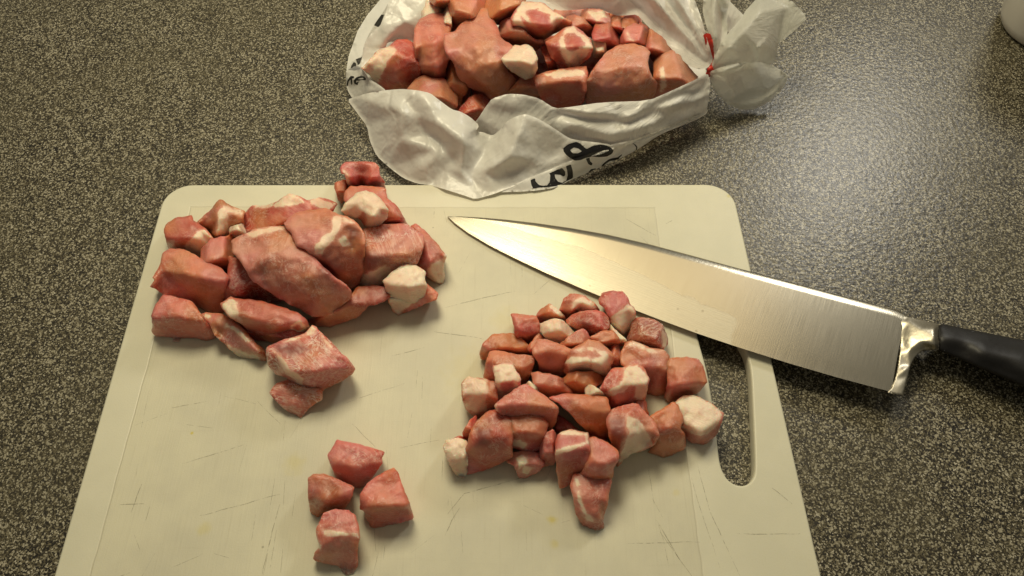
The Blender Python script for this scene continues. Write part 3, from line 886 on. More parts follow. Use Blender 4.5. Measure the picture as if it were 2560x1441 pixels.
# ------------------------------------------------------------------ meat
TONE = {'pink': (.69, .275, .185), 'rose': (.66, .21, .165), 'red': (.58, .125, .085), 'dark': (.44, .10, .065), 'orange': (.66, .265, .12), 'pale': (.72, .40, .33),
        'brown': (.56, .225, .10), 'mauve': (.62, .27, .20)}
ZS = 0.72
COUNT = [0]
GR = {1: 'large meat pieces in the heap beside the knife tip', 2: 'small cut meat pieces heaped by the board handle', 3: 'four meat cubes set apart on the board', 4: 'meat pieces in the plastic bag'}
def M(fr, label, outline, b, h, tone='pink', fat=(), ctrl='', dark=(), marble=.25, grp=1, name='meat_chunk', allfat=False, lean=(), jag=2.2, rnd=None):
    COUNT[0] += 1
    seed = COUNT[0] * 11 + 3
    rng = random.Random(seed)
    O = np.array(parse(fr, outline))[:, :2]
    base = 0.0025 if grp == 4 else BOARD_Z
    floor = base + .0003
    cen_ = O.mean(0)
    O = cen_ + (O - cen_) * (1 + 3.5 / np.maximum(np.ptp(O, 0).mean() / 2, 20))
    lo, hi = O.min(0), O.max(0)
    size = hi - lo
    t = (O[:, 1] - lo[1]) / size[1]
    s = np.clip((t - .46) / .50, 0, 1); s = s * s * (3 - 2 * s)
    mm = .001 * ZS
    ez = base + mm * (b + h * .96 * (1 - s))
    C, R = [], []
    zfun = None
    if ctrl:
        for line in ctrl.split(';'):
            rows = parse(fr, line)
            st = len(C)
            for r in rows:
                C.append((r[0], r[1], base + mm * (b + h * r[2])))
            R += [(st + i, st + i + 1) for i in range(len(rows) - 1)]
    else:
        # a cut chunk: planes of the knife - an upper face, a front face and one or two sides
        mpp = .00024
        hm = mm * h
        cx_, cy_ = O.mean(0)
        hw = size[0] / 2
        gx, gy = rng.uniform(-.22, .22), rng.uniform(-.10, .22)
        yr = lo[1] + size[1] * rng.uniform(.46, .68)
        rot = rng.uniform(-.35, .35)
        sk = hm * rng.uniform(.85, 1.05) / max((hi[1] - yr), 8)
        side = rng.choice((-1, 1))
        xs_ = cx_ + side * hw * rng.uniform(.15, .5)
        kx = hm * rng.uniform(.35, .8) / (hw * .7)
        xo_ = cx_ - side * hw * rng.uniform(.45, .75)
        ko = hm * rng.uniform(.3, .7) / (hw * .6)
        def zfun(Q):
            dx, dy = Q[:, 0] - cx_, Q[:, 1] - cy_
            top = hm - gx * dx * mpp - gy * dy * mpp
            front = hm - sk * (Q[:, 1] - yr + rot * dx)
            s1 = hm - kx * side * (Q[:, 0] - xs_ + rng2 * dy)
            s2 = hm + ko * side * (Q[:, 0] - xo_ - rng2 * dy)
            return base + mm * b + np.maximum(np.minimum(np.minimum(top, front), np.minimum(s1, s2)), hm * .02)
        rng2 = rng.uniform(-.4, .4)
    keep = inside(np.array([c[:2] for c in C]), O) if C else np.ones(0, bool)
    if not keep.all():
        mp, C2 = {}, []
        for i, c in enumerate(C):
            if keep[i]: mp[i] = len(C2); C2.append(c)
        R = [(mp[a], mp[bb]) for a, bb in R if a in mp and bb in mp]
        C = C2
    step = float(np.clip(min(size) / 18, 3.2, 6.0))
    rnd = rnd or float(np.clip(min(size) * .06, 3, 6))
    me, UV, W = lump(name, O, base + b * mm, C, M_MEAT, floor, rnd=rnd, step=step, smooth=2, edgez=ez, ridges=R, seed=seed, rough=.0009, zfun=zfun, jag=jag,
                     bottom=base + mm * max(0, b - 3))
    f = np.zeros(len(UV))
    if allfat:
        f[:] = 1.0
    for s_ in fat:
        q = np.array(parse(fr, s_))
        d = edge_dist(UV, q)
        sd = np.where(inside(UV, q), d, -d)
        f = np.maximum(f, np.clip(.5 + sd / 22.0, 0, 1))
    for s_ in lean:
        q = np.array(parse(fr, s_))
        d = edge_dist(UV, q)
        sd = np.where(inside(UV, q), d, -d)
        f = np.minimum(f, 1 - np.clip(.5 + sd / 22.0, 0, 1))
    dk = np.zeros(len(UV))
    for s_ in dark:
        q = np.array(parse(fr, s_))
        d = edge_dist(UV, q)
        sd = np.where(inside(UV, q), d, -d)
        dk = np.maximum(dk, np.clip(.5 + sd / 18.0, 0, 1))
    n = len(W)
    fattr(me, 'fat', f); fattr(me, 'dark', dk); fattr(me, 'marble', np.full(n, marble))
    col = np.array(TONE[tone]) * np.array([.94, .82, .76]) * (1 + np.array([rng.uniform(-.07, .07), rng.uniform(-.12, .12), rng.uniform(-.12, .12)]))
    a = me.attributes.new('lean', 'FLOAT_COLOR', 'POINT')
    a.data.foreach_set('color', np.tile(np.r_[col, 1.0].astype(np.float32), n))
    off = np.array([rng.uniform(0, 5) for _ in range(3)])
    vattr(me, 'loc', W + off)
    # fibre direction: a random tilt, stretched along one axis
    ax = rng.uniform(0, math.pi)
    c_, s_ = math.cos(ax), math.sin(ax)
    L = (W - W.mean(0))
    vattr(me, 'fib', np.column_stack([(L[:, 0] * c_ + L[:, 1] * s_) * 170, (-L[:, 0] * s_ + L[:, 1] * c_) * 1300, L[:, 2] * 900]) + off)
    cen = Vector(((W[:, 0].min() + W[:, 0].max()) / 2, (W[:, 1].min() + W[:, 1].max()) / 2, W[:, 2].min()))
    for v in me.vertices: v.co -= cen
    o = link(name, me, M_MEAT)
    o.location = cen
    return tag(o, label, 'meat', GR[grp])

# --- heap of large pieces
M('A', 'dark red chunk with a pale fat side nearest the rounded corner of the board', '270,545 385,525 405,570 490,625 560,710 540,760 470,865 400,845 330,790 215,800 180,700 168,640 200,590', 0, 24, 'red',
  fat=['345,745 440,655 500,630 570,710 545,765 465,875 400,860 320,800'], ctrl='300,600,1 480,660,.95;260,720,1 430,720,1;320,690,1.05')
M('A', 'brown peaked chunk with pale fat faces leaning behind the large heap', '435,580 560,470 610,400 645,400 700,445 820,490 805,560 830,655 740,700 580,712 540,650 490,610', 0, 27, 'brown',
  fat=['612,470 640,440 720,450 830,485 820,518 690,500 690,560 710,700 575,712'], ctrl='618,430,1.05 600,560,1.0 585,680,.8;700,510,1 790,540,.95;690,620,.7')
M('A', 'flat red slice with ragged white fat along its far rim in the large heap', '800,600 810,530 890,440 1010,440 1090,410 1190,345 1270,370 1330,400 1420,380 1500,390 1570,430 1530,490 1400,480 1240,540 1160,590 1000,640 840,660', 6, 26, 'red',
  fat=['885,430 1090,400 1190,335 1270,360 1320,400 1310,425 1100,452 890,462', '1325,395 1420,368 1580,425 1520,480 1400,455'], marble=.5)
M('A', 'small knob of white fat beside the brown peaked chunk', '705,625 800,590 832,655 820,690 750,700 705,680', 10, 20, allfat=True)
M('A', 'rounded orange pink chunk wedged against the big smooth slab', '470,870 480,790 560,720 700,690 750,690 735,800 715,900 715,1000 640,975 540,930 480,895', 4, 27, 'orange')
M('A', 'small orange pink end of meat at the board rim under the red folded piece', '1560,260 1640,235 1700,290 1660,360 1620,412 1590,380 1570,310', 2, 20, 'orange')
M('A', 'bright red folded piece overhanging the back rim of the board', '1610,140 1660,90 1760,85 1880,90 1915,130 1920,195 1955,230 1965,300 1800,330 1690,320 1665,240 1655,190 1625,180', 4, 34, 'red',
  fat=['1612,150 1640,140 1675,190 1700,320 1668,320 1650,190'], ctrl='1700,120,.9 1860,120,.95;1690,210,1.0 1780,190,.75 1850,220,1.0')
M('A', 'long smooth pink strip beneath the curled white fat cap', '1640,390 1660,320 1700,290 1800,285 1975,300 1985,380 2050,430 2100,500 2155,600 2140,660 2000,640 1900,560 1700,460', 8, 30, 'rose', ctrl='1700,310,1 1950,320,1;1800,440,1.02 1990,430,1.0 2100,540,.9;1980,560,.8')
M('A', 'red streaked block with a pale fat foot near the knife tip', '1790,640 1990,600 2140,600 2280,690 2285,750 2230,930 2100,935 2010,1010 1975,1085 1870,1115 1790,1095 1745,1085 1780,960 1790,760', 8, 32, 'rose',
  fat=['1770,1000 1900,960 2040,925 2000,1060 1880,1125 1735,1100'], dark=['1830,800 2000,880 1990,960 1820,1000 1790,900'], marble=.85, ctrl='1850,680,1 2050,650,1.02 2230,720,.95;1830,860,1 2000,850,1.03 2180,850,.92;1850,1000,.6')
M('A', 'pink cube with a white fat end in the large heap, facing the knife', '2190,620 2230,600 2300,650 2400,760 2470,850 2450,910 2455,1050 2420,1072 2330,1035 2230,920 2280,760 2265,690', 0, 24, 'rose',
  fat=['2325,950 2430,870 2480,840 2465,1080 2400,1080 2325,1035'], ctrl='2280,680,1 2350,900,1 2340,1000,.6;2400,820,.9')
M('A', 'flat pale pink wedge under the fat cube, touching the bare board', '2000,1180 2200,1200 2300,1080 2400,1165 2380,1210 2150,1310 2080,1337 2040,1290 2010,1220', 0, 17, 'pink', fat=['1995,1170 2280,1190 2180,1260 2080,1337 2030,1290'], ctrl='2040,1200,1 2200,1180,1 2330,1120,1')
M('A', 'pale glistening fat cube at the knife side of the large heap', '2030,990 2140,918 2220,930 2300,990 2290,1050 2312,1090 2280,1200 2200,1232 2010,1195 1990,1120 1965,1060', 12, 20, allfat=True, ctrl='2050,1010,1 2160,960,1 2260,1000,.95;2010,1100,1 2150,1110,1.03 2280,1090,.95')
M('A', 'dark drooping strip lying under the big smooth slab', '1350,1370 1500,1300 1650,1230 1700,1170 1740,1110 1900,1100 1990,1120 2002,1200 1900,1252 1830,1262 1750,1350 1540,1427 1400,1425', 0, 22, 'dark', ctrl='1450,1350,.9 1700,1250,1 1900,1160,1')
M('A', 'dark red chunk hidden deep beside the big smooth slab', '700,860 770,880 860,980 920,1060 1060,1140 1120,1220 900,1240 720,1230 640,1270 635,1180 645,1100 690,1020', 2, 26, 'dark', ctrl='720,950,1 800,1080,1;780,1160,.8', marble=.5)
M('A', 'big squared pink block with a frayed side on the large heap', '160,840 220,800 340,810 480,890 610,945 690,1030 660,1110 645,1200 640,1312 560,1322 480,1290 420,1250 250,1200 160,1165 110,1120 55,1105 80,1075 95,1050 75,1030 95,1000 130,950', 0, 31, 'pink',
  ctrl='230,850,1 400,900,1;140,970,.95 380,1010,1.05 640,1060,1.0;300,1130,.5 520,1200,.5', jag=2.4)
M('B', 'rounded pink lump with little white dots at the corner of the large heap', '75,400 110,310 180,215 300,240 430,275 490,360 520,420 620,520 640,590 560,617 440,592 330,592 320,622 265,627 260,582 130,577 80,545 90,480', 0, 25, 'pink', ctrl='180,280,1 400,300,1.0;120,430,.9 300,410,1.04 480,440,.9;560,520,.55', marble=.4)
M('A', 'dark filler added for the shaded gap between the red log and the marbled piece', '600,1420 760,1380 1010,1440 1200,1450 1400,1440 1330,1500 1100,1560 900,1540 700,1500', 0, 14, 'dark')  # fills a dark gap; the shade there is put into its tone
M('B', 'thin curled strip edged with white fat beside the red log of meat', '515,395 560,375 700,385 800,430 900,520 1000,640 1085,700 1112,800 1000,782 880,765 830,742 750,672 650,582 600,480', 0, 17, 'brown',
  fat=['745,655 860,700 1000,745 1110,790 1000,800 880,778 820,752', '735,470 830,500 960,620 930,640 820,540 730,500', '505,400 560,365 600,390 590,430'], ctrl='600,420,1 760,460,1.05 900,590,1.0 1040,720,.9;680,560,.6 880,700,.5', marble=.5)
M('B', 'red log shaped piece with a pale fatty end across the large heap', '700,290 790,235 900,250 1050,265 1200,310 1380,370 1460,440 1482,520 1390,577 1260,562 1080,582 990,560 870,460 780,410 720,340', 8, 22, 'red',
  fat=['690,295 790,225 835,262 845,340 880,460 770,405 715,340', '1310,500 1400,430 1485,490 1395,585 1300,560'], lean=['1340,500 1390,480 1420,510 1370,535'], ctrl='760,290,.95 920,290,1 1200,360,1.04 1420,460,.95;850,380,1 1050,450,1.02 1250,490,.95', marble=.4)
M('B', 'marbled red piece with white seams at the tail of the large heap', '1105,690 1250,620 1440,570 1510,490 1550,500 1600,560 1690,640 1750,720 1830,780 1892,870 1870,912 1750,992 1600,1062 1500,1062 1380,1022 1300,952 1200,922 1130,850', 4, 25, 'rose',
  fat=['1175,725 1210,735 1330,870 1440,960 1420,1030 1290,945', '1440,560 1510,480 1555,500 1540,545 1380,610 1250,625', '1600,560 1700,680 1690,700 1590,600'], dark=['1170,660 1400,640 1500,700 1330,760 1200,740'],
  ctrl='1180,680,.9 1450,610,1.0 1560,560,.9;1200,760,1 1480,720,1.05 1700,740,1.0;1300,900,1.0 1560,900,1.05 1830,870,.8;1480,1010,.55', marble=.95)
M('B', 'thin striped pink scrap lying flat at the tail of the large heap', '1140,1080 1200,1010 1300,975 1400,1020 1600,1060 1592,1150 1480,1222 1412,1312 1340,1272 1230,1202 1170,1130', 0, 11, 'rose', marble=.95, ctrl='1200,1060,1 1400,1090,1 1560,1110,1;1350,1200,.9')
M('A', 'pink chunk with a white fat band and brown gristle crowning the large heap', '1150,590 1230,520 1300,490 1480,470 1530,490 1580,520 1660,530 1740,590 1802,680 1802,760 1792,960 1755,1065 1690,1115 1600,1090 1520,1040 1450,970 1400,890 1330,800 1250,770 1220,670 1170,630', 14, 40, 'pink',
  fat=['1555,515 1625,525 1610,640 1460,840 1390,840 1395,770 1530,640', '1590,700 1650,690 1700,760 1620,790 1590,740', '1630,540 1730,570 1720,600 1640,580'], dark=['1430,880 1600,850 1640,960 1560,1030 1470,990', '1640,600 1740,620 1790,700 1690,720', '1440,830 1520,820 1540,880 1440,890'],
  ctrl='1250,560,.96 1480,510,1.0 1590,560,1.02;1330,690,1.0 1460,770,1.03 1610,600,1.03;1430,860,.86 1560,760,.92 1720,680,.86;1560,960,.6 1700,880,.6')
M('A', 'big smooth pink slab sprawled over the top of the large heap', '725,730 790,690 880,660 900,640 1060,615 1160,615 1225,655 1245,720 1260,765 1330,800 1390,860 1430,910 1540,1010 1640,1080 1685,1130 1690,1190 1600,1262 1520,1332 1380,1342 1250,1272 1100,1192 1020,1132 900,1062 850,982 800,902 735,830', 18, 31, 'mauve',
  fat=['840,675 900,640 1080,605 1180,620 1170,640 1060,650 960,690 860,690'], dark=['1440,900 1560,920 1600,1010 1500,1030 1440,980'], marble=.45,
  ctrl='800,740,.96 1000,680,1.0 1180,680,1.02;820,830,.96 1020,860,1.04 1250,850,1.05;960,1010,.75 1200,1060,.85 1420,1010,.92;1200,1210,.42 1420,1200,.5 1600,1150,.5')
M('A', 'curled cap of white fat on top of the long smooth strip', '1620,480 1660,420 1740,345 1810,328 1880,345 1950,410 1987,480 1982,540 1920,602 1860,617 1800,605 1780,560 1750,540 1700,540 1650,510', 36, 20, allfat=True, lean=['1745,545 1790,500 1830,560 1810,610 1770,600'], ctrl='1720,430,1 1820,380,1.05 1930,460,1.0;1780,480,.9 1880,540,1')

# --- heap of small pieces
g = dict(grp=2)
M('C', 'red chunk with a white fat tail touching the knife edge', '1370,170 1400,120 1480,100 1570,110 1610,170 1615,200 1650,230 1672,290 1642,380 1622,450 1590,490 1500,440 1450,380 1450,320 1430,270 1400,230 1375,200', 0, 27, 'red', fat=['1465,315 1600,200 1680,240 1660,370 1610,470 1570,490 1490,430 1455,370'], ctrl='1440,160,1 1570,160,1;1480,290,1.0 1600,250,.95;1540,400,.8', **g)
M('C', 'dark red marbled chunk beside the slot of the board handle', '1600,520 1640,400 1660,330 1740,320 1820,340 1890,380 1932,480 1932,530 1890,592 1820,582 1720,542 1640,515', 0, 22, 'dark', fat=['1880,370 1945,470 1930,560 1870,600 1900,500'], marble=.9, **g)
M('C', 'pink piece capped with cream fat at the peak end of the small heap', '1045,250 1080,160 1130,120 1240,140 1310,190 1362,250 1320,300 1180,310 1100,330 1050,312', 0, 22, 'pink', fat=['1140,175 1230,135 1320,185 1370,250 1200,275 1140,235'], ctrl='1110,180,1 1140,260,.9;1220,190,1 1310,240,.9', **g)
M('C', 'orange pink piece with a thin fat rim behind the white fat lump', '840,325 880,250 950,210 1010,240 1062,300 1090,350 960,370 860,370', 0, 19, 'orange', fat=['940,205 1000,220 1075,310 1040,310 985,260'], **g)
M('C', 'smooth tongue shaped pink piece at the outer side of the small heap', '375,620 400,540 480,460 620,455 670,465 760,540 815,610 740,650 640,655 560,640 450,640 430,685 385,662', 0, 20, 'orange', ctrl='450,520,1 600,500,1.0;430,590,.9 600,570,1.04 740,590,.9', **g)
M('C', 'flat sided pink cube standing on the tongue shaped piece', '635,290 740,300 835,310 852,340 865,440 775,545 740,532 665,450 660,380', 5, 24, 'rose', ctrl='680,320,1 800,330,1;720,440,.9 840,430,.85', **g)
M('C', 'narrow pink sliver between the white fat lump and the tongue shaped piece', '770,560 860,450 925,505 870,525 840,570 820,630', 6, 18, 'rose', **g)
M('C', 'dark hollowed red piece behind the small pink cubes', '1100,340 1160,290 1280,260 1380,270 1430,310 1447,390 1400,435 1310,455 1280,475 1240,425 1180,412 1110,372', 10, 18, 'red', dark=['1180,340 1280,330 1310,400 1240,420'], marble=.6, **g)
M('C', 'crinkled white fat lump in the upper half of the small heap', '865,380 980,330 1060,345 1152,440 1112,505 1040,547 980,527 910,472 870,412', 12, 16, allfat=True, **g)
M('C', 'thin pale fat strip beside the little pink cube with the flat top', '1430,405 1470,385 1532,450 1592,500 1580,540 1540,552 1525,490', 10, 15, allfat=True, **g)
M('C', 'brownish lean piece behind the fat topped centre piece', '1420,580 1530,548 1552,640 1532,720 1460,760 1440,720 1480,660', 6, 20, 'brown', **g)
M('C', 'broad pink cube with a fat lined rim next to the rosy cube by the slot', '1555,620 1600,530 1660,520 1720,545 1800,580 1900,590 1947,640 1942,760 1952,860 1920,952 1850,962 1750,942 1770,840 1720,730 1620,750 1555,710', 0, 25, 'pink', fat=['1590,530 1660,512 1720,540 1850,598 1910,588 1900,618 1810,612 1690,560 1610,555'], ctrl='1640,560,1 1780,620,1.04 1900,640,.95;1620,660,.9 1780,720,1.0 1900,740,.95;1850,880,.5', **g)
M('C', 'rosy cube standing beside the slot of the board handle', '1938,720 1960,665 2080,655 2190,670 2232,740 2262,850 2200,932 2050,992 1960,1022 1920,972 1945,860', 0, 25, 'rose', ctrl='2000,700,1 2170,710,1;1965,900,.95 2060,885,1.05 2220,860,.9', **g)
M('C', 'square fat topped cube at the corner of the small heap, overhanging the slot', '2000,1040 2070,980 2170,975 2300,1040 2392,1110 2395,1150 2350,1285 2250,1372 2150,1362 2080,1312 2040,1225 2070,1200 2065,1130', 0, 18, 'pink', fat=['1990,1035 2070,965 2170,965 2310,1030 2405,1110 2370,1205 2300,1290 2215,1312 2110,1275 2030,1225 2060,1190 2055,1130'],
  ctrl='2080,1010,1 2180,1010,1 2330,1110,1;2100,1200,1 2220,1290,1.05 2370,1180,1', **g)
M('C', 'pink block with vertical grain at the outer side of the small heap', '405,830 430,680 460,610 520,600 640,625 812,645 812,700 762,865 700,890 600,870 480,880', 4, 22, 'pink', ctrl='480,640,1 620,660,1 790,670,1;520,740,1 740,740,1.02', marble=.4, **g)
M('C', 'upright pale fatty stick leaning on the vertical grained block', '480,730 560,710 640,705 660,760 702,830 702,890 630,960 530,1012 500,960 505,850', 10, 22, 'pale', fat=['480,725 560,700 650,700 710,830 690,900 600,960 510,1000 500,850'], lean=['540,860 640,850 660,900 560,960'], ctrl='530,740,1 620,740,1;540,860,1.05 660,850,1', **g)
M('C', 'white fat faced block with a pink back at the outer side of the small heap', '220,870 270,820 420,838 500,870 512,1010 460,1080 430,1130 330,1150 260,1082 225,980', 0, 25, 'pink', fat=['210,865 270,808 425,832 440,900 420,1000 425,1100 330,1120 255,1090 215,980'], ctrl='290,850,1 420,860,1;270,960,.95 410,960,1.05 480,920,.95', **g)
M('C', 'small pink cube with a flat top beside the thin pale strip', '1300,485 1400,430 1480,430 1542,520 1500,552 1430,572 1370,562', 16, 14, 'orange', ctrl='1400,450,1 1470,450,1;1390,530,.95 1510,500,1', **g)
M('C', 'pink wedge behind the fat topped centre piece', '1040,545 1110,480 1220,410 1262,440 1292,505 1260,560 1170,600 1090,580', 12, 18, 'pink', **g)
M('C', 'clean faced pink cube beside the fat topped centre piece', '818,570 860,505 940,510 1120,580 1140,630 1110,710 1085,805 980,792 870,772 860,690 815,625', 8, 25, 'pink', ctrl='880,540,1 1080,600,1;850,620,1 960,600,1.0 1100,640,.95;960,740,.45', marble=.35, **g)
M('C', 'smooth pink piece under the clean faced cube', '805,790 860,775 1000,805 1080,845 1142,950 1090,1000 960,1010 870,942 820,862', 6, 20, 'mauve', **g)
M('C', 'brown lean piece under the fat topped centre piece', '1065,850 1120,780 1280,770 1402,790 1392,862 1310,910 1260,980 1150,970', 10, 18, 'brown', **g)
M('C', 'lumpy cream fat topped piece at the centre of the small heap', '1090,700 1140,590 1280,508 1370,530 1430,580 1492,650 1452,720 1452,790 1400,802 1280,782 1180,772 1120,805 1085,765', 18, 20, 'brown', fat=['1085,690 1140,640 1290,640 1300,720 1290,790 1120,810', '1150,590 1300,560 1420,600 1480,660 1450,800 1300,780 1300,650'], lean=['1230,600 1330,590 1400,640 1320,660 1240,640'], ctrl='1180,620,.95 1320,560,1.0 1440,640,.95;1150,710,1.0 1250,690,1.08 1390,720,1.0', **g)
M('C', 'tiny fat knob behind the large flat topped pink cube', '740,895 780,853 832,890 855,935 800,960', 10, 16, allfat=True, **g)
M('D', 'small pink end of meat low behind the red piece with the white cap', '225,450 270,360 335,305 345,390 300,480 280,525 238,495', 0, 20, 'rose', **g)
M('D', 'dark red broad piece beside the white end cap at the corner of the small heap', '245,620 290,450 330,370 440,270 520,260 640,330 650,440 630,560 640,640 520,702 420,742 260,792 243,720', 2, 28, 'red', dark=['330,400 450,420 440,560 340,560'], marble=.35, ctrl='360,400,.95 500,310,1.0;320,520,.95 460,480,1.04 600,480,1;400,660,.5 550,620,.6', **g)
M('D', 'white fat end cap at the corner of the small heap', '65,560 90,510 200,500 250,520 262,600 258,780 225,817 170,792 110,692', 0, 19, allfat=True, ctrl='110,540,1 220,540,1;150,640,.95 230,660,1', **g)
M('D', 'scrap of dark lean behind the white end cap', '140,495 190,472 250,485 260,520 150,520', 0, 14, 'red', **g)
M('C', 'large pink cube with a broad flat top in the lower half of the small heap', '500,1050 560,1000 700,900 760,883 870,950 1012,1060 1017,1110 992,1200 940,1270 915,1180 870,1140 760,1125 620,1150 520,1105', 14, 25, 'pink', fat=['455,1080 510,1030 530,1110 470,1110'], ctrl='600,1000,1 740,920,1.0;560,1060,1.02 760,1050,1.04 900,1060,1.04 990,1090,.95', marble=.5, **g)
M('D', 'bright red cube under the large flat topped pink cube', '612,350 640,285 760,265 870,295 932,370 912,470 892,562 830,602 720,592 630,552 610,470', 10, 20, 'red', fat=['620,510 700,500 760,540 740,585 640,550'], ctrl='670,330,1.0 800,310,1.02 890,380,.95;650,450,1 780,440,1.04 870,460,.95;760,550,.4', marble=.4, **g)
M('D', 'pink chunk between the bright red cube and the fat banded piece', '880,550 920,455 980,420 1035,520 1020,620 990,702 900,722 870,650', 0, 24, 'rose', **g)
M('D', 'ragged purplish scrap at the foot of the small heap', '590,685 640,620 720,600 880,620 905,720 850,772 800,792 740,827 690,802 660,722', 0, 14, 'mauve', fat=['650,640 740,620 770,700 700,740', '740,720 800,740 760,800 720,780'], jag=3.0, **g)
M('D', 'dark filler added for the shade in the hollow of the small heap', '1000,290 1090,330 1200,430 1400,470 1475,560 1300,520 1010,450', 0, 12, 'dark', **g)  # low filler, dark tone stands in for the shade in the hollow
M('C', 'winged orange brown piece with a thin pointed flap in the middle of the small heap', '950,990 1090,960 1200,965 1330,970 1427,990 1452,1080 1440,1200 1445,1300 1385,1332 1300,1292 1200,1202 1100,1092 1040,1042', 6, 27, 'orange', ctrl='1000,995,1.0 1200,985,1.02 1400,1010,1.0;1120,1060,.95 1280,1090,1.04 1420,1110,.95;1330,1230,.6', **g)
M('C', 'small cream fat tab on the winged orange brown piece', '1258,890 1310,888 1380,930 1428,1000 1330,985 1262,965', 22, 12, allfat=True, **g)
M('C', 'knobbly pink piece with thick cream fat between the centre piece and the broad pink cube', '1380,910 1420,830 1480,750 1570,740 1680,708 1730,740 1777,830 1772,880 1742,1002 1670,1010 1620,1052 1470,1077 1435,1040 1440,980', 14, 22, 'rose', fat=['1570,735 1690,700 1785,825 1750,1010 1665,1000 1680,870 1560,950 1440,985 1435,930 1560,850'], ctrl='1480,790,.95 1620,750,1.02 1720,790,.95;1430,920,.95 1560,890,1.06 1720,880,1.0;1520,1020,.6', marble=.4, **g)
M('D', 'narrow lean strip behind the maroon patched piece', '1655,230 1700,165 1745,160 1780,300 1720,290', 4, 16, 'orange', **g)
M('D', 'maroon patched piece with a white fatty side near the square fat topped cube', '1430,330 1480,250 1640,205 1690,215 1760,290 1830,360 1862,460 1825,545 1720,592 1640,612 1580,662 1522,722 1510,650 1480,562 1445,430', 2, 30, 'rose', fat=['1590,290 1690,330 1790,470 1830,550 1660,625 1510,735 1550,600 1610,450'],
  dark=['1435,320 1580,320 1595,450 1535,640 1485,570'], ctrl='1500,290,1.0 1620,250,1.02 1740,310,.98;1590,340,1.05 1570,480,1.0 1530,620,.55;1720,430,.9 1780,520,.5', marble=.4, **g)
M('D', 'notched orange pink piece beside the square fat topped cube', '1795,310 1900,250 1990,193 2030,230 2067,330 2045,400 2082,450 2087,560 1980,622 1910,642 1780,597 1822,540 1862,450 1832,365', 0, 25, 'orange', ctrl='1880,300,.95 2000,240,1.0;1875,430,.9 1960,400,1.05 2050,400,.95;1880,560,.5 2010,540,.6', **g)
M('D', 'long pink piece with a white sinew lying out from the small heap', '1130,890 1160,800 1260,790 1380,800 1472,850 1442,960 1432,1050 1402,1130 1402,1230 1340,1247 1230,1212 1170,1092 1158,980', 0, 18, 'rose', fat=['1165,820 1190,830 1215,960 1250,1070 1335,1190 1260,1190 1175,1000'], ctrl='1240,860,1 1400,870,1;1230,1000,1 1370,1000,1;1290,1150,.7 1370,1150,.7', marble=.35, **g)
M('D', 'pink piece crossed by a white fat band at the foot of the small heap', '1020,475 1060,440 1130,425 1190,440 1270,450 1282,520 1302,620 1270,720 1190,802 1080,892 1040,897 1015,762 1003,600', 6, 26, 'red', fat=['1015,435 1130,415 1275,440 1290,540 1100,605 1000,640 1000,580 1090,555 1080,500'], lean=['1040,470 1250,470 1250,510 1100,560 1050,545'], ctrl='1060,480,1 1240,470,1.0;1050,600,1.05 1270,560,1.05;1060,760,.5 1200,700,.65', **g)
M('D', 'rounded pink piece beside the fat banded piece at the foot of the small heap', '1275,500 1330,488 1430,530 1512,590 1532,650 1482,740 1482,800 1440,872 1370,887 1290,872 1195,815 1250,730 1295,630', 8, 24, 'orange', ctrl='1330,540,.98 1450,600,1.0;1300,680,1 1430,700,1.04;1330,800,.7 1430,800,.65', **g)

# --- four cubes set apart
g = dict(grp=3, name='meat_cube')
M('S', 'pink cube with pale streaks on top, touching the two-faced cube, set apart from the heaps', '455,300 500,240 540,160 620,175 760,200 980,275 955,330 950,380 880,480 820,560 780,592 690,602 600,562 550,522 500,420 475,340', 0, 21, 'pink', ctrl='560,210,.98 850,270,.98;480,340,.98 600,385,1.04 740,430,1.05 840,380,1.04 960,300,.98;620,500,.5 760,540,.35', marble=.4, **g)
M('S', 'brownish pink two-faced cube with a pointed side among the four cubes set apart', '275,520 320,485 420,485 540,530 687,600 670,680 612,790 560,832 450,822 350,872 300,822 275,700', 0, 21, 'brown', ctrl='340,530,.95 520,560,1.02;310,700,.8 420,740,1.0 560,710,1.05 670,610,1.04;580,760,.5', **g)
M('S', 'large squared rosy cube with clean cut faces among the four set apart', '768,660 850,550 980,470 1070,428 1112,470 1152,600 1212,740 1254,870 1242,897 1040,947 900,977 860,962 820,882 805,825 765,812', 0, 23, 'rose', ctrl='900,550,.95 1060,480,.98;810,790,.98 940,785,1.05 1190,770,1.04;900,900,.35 1150,860,.4', **g)
M('S', 'ragged red cube with a loose flap and fat sliver at its foot, set apart', '345,1000 390,920 420,850 520,820 640,830 712,880 742,1010 747,1080 722,1200 732,1330 690,1402 620,1422 570,1372 550,1332 420,1312 318,1272 340,1212 382,1152 350,1080', 0, 22, 'rose', fat=['300,1080 350,1060 392,1140 380,1180 330,1170', '400,1000 560,1020 740,1020 740,1080 560,1060 420,1060'], ctrl='450,880,.95 620,880,.98;400,1040,1.0 560,1050,1.05 720,1040,.98;420,1230,.6 640,1200,.65', marble=.5, jag=2.4, **g)

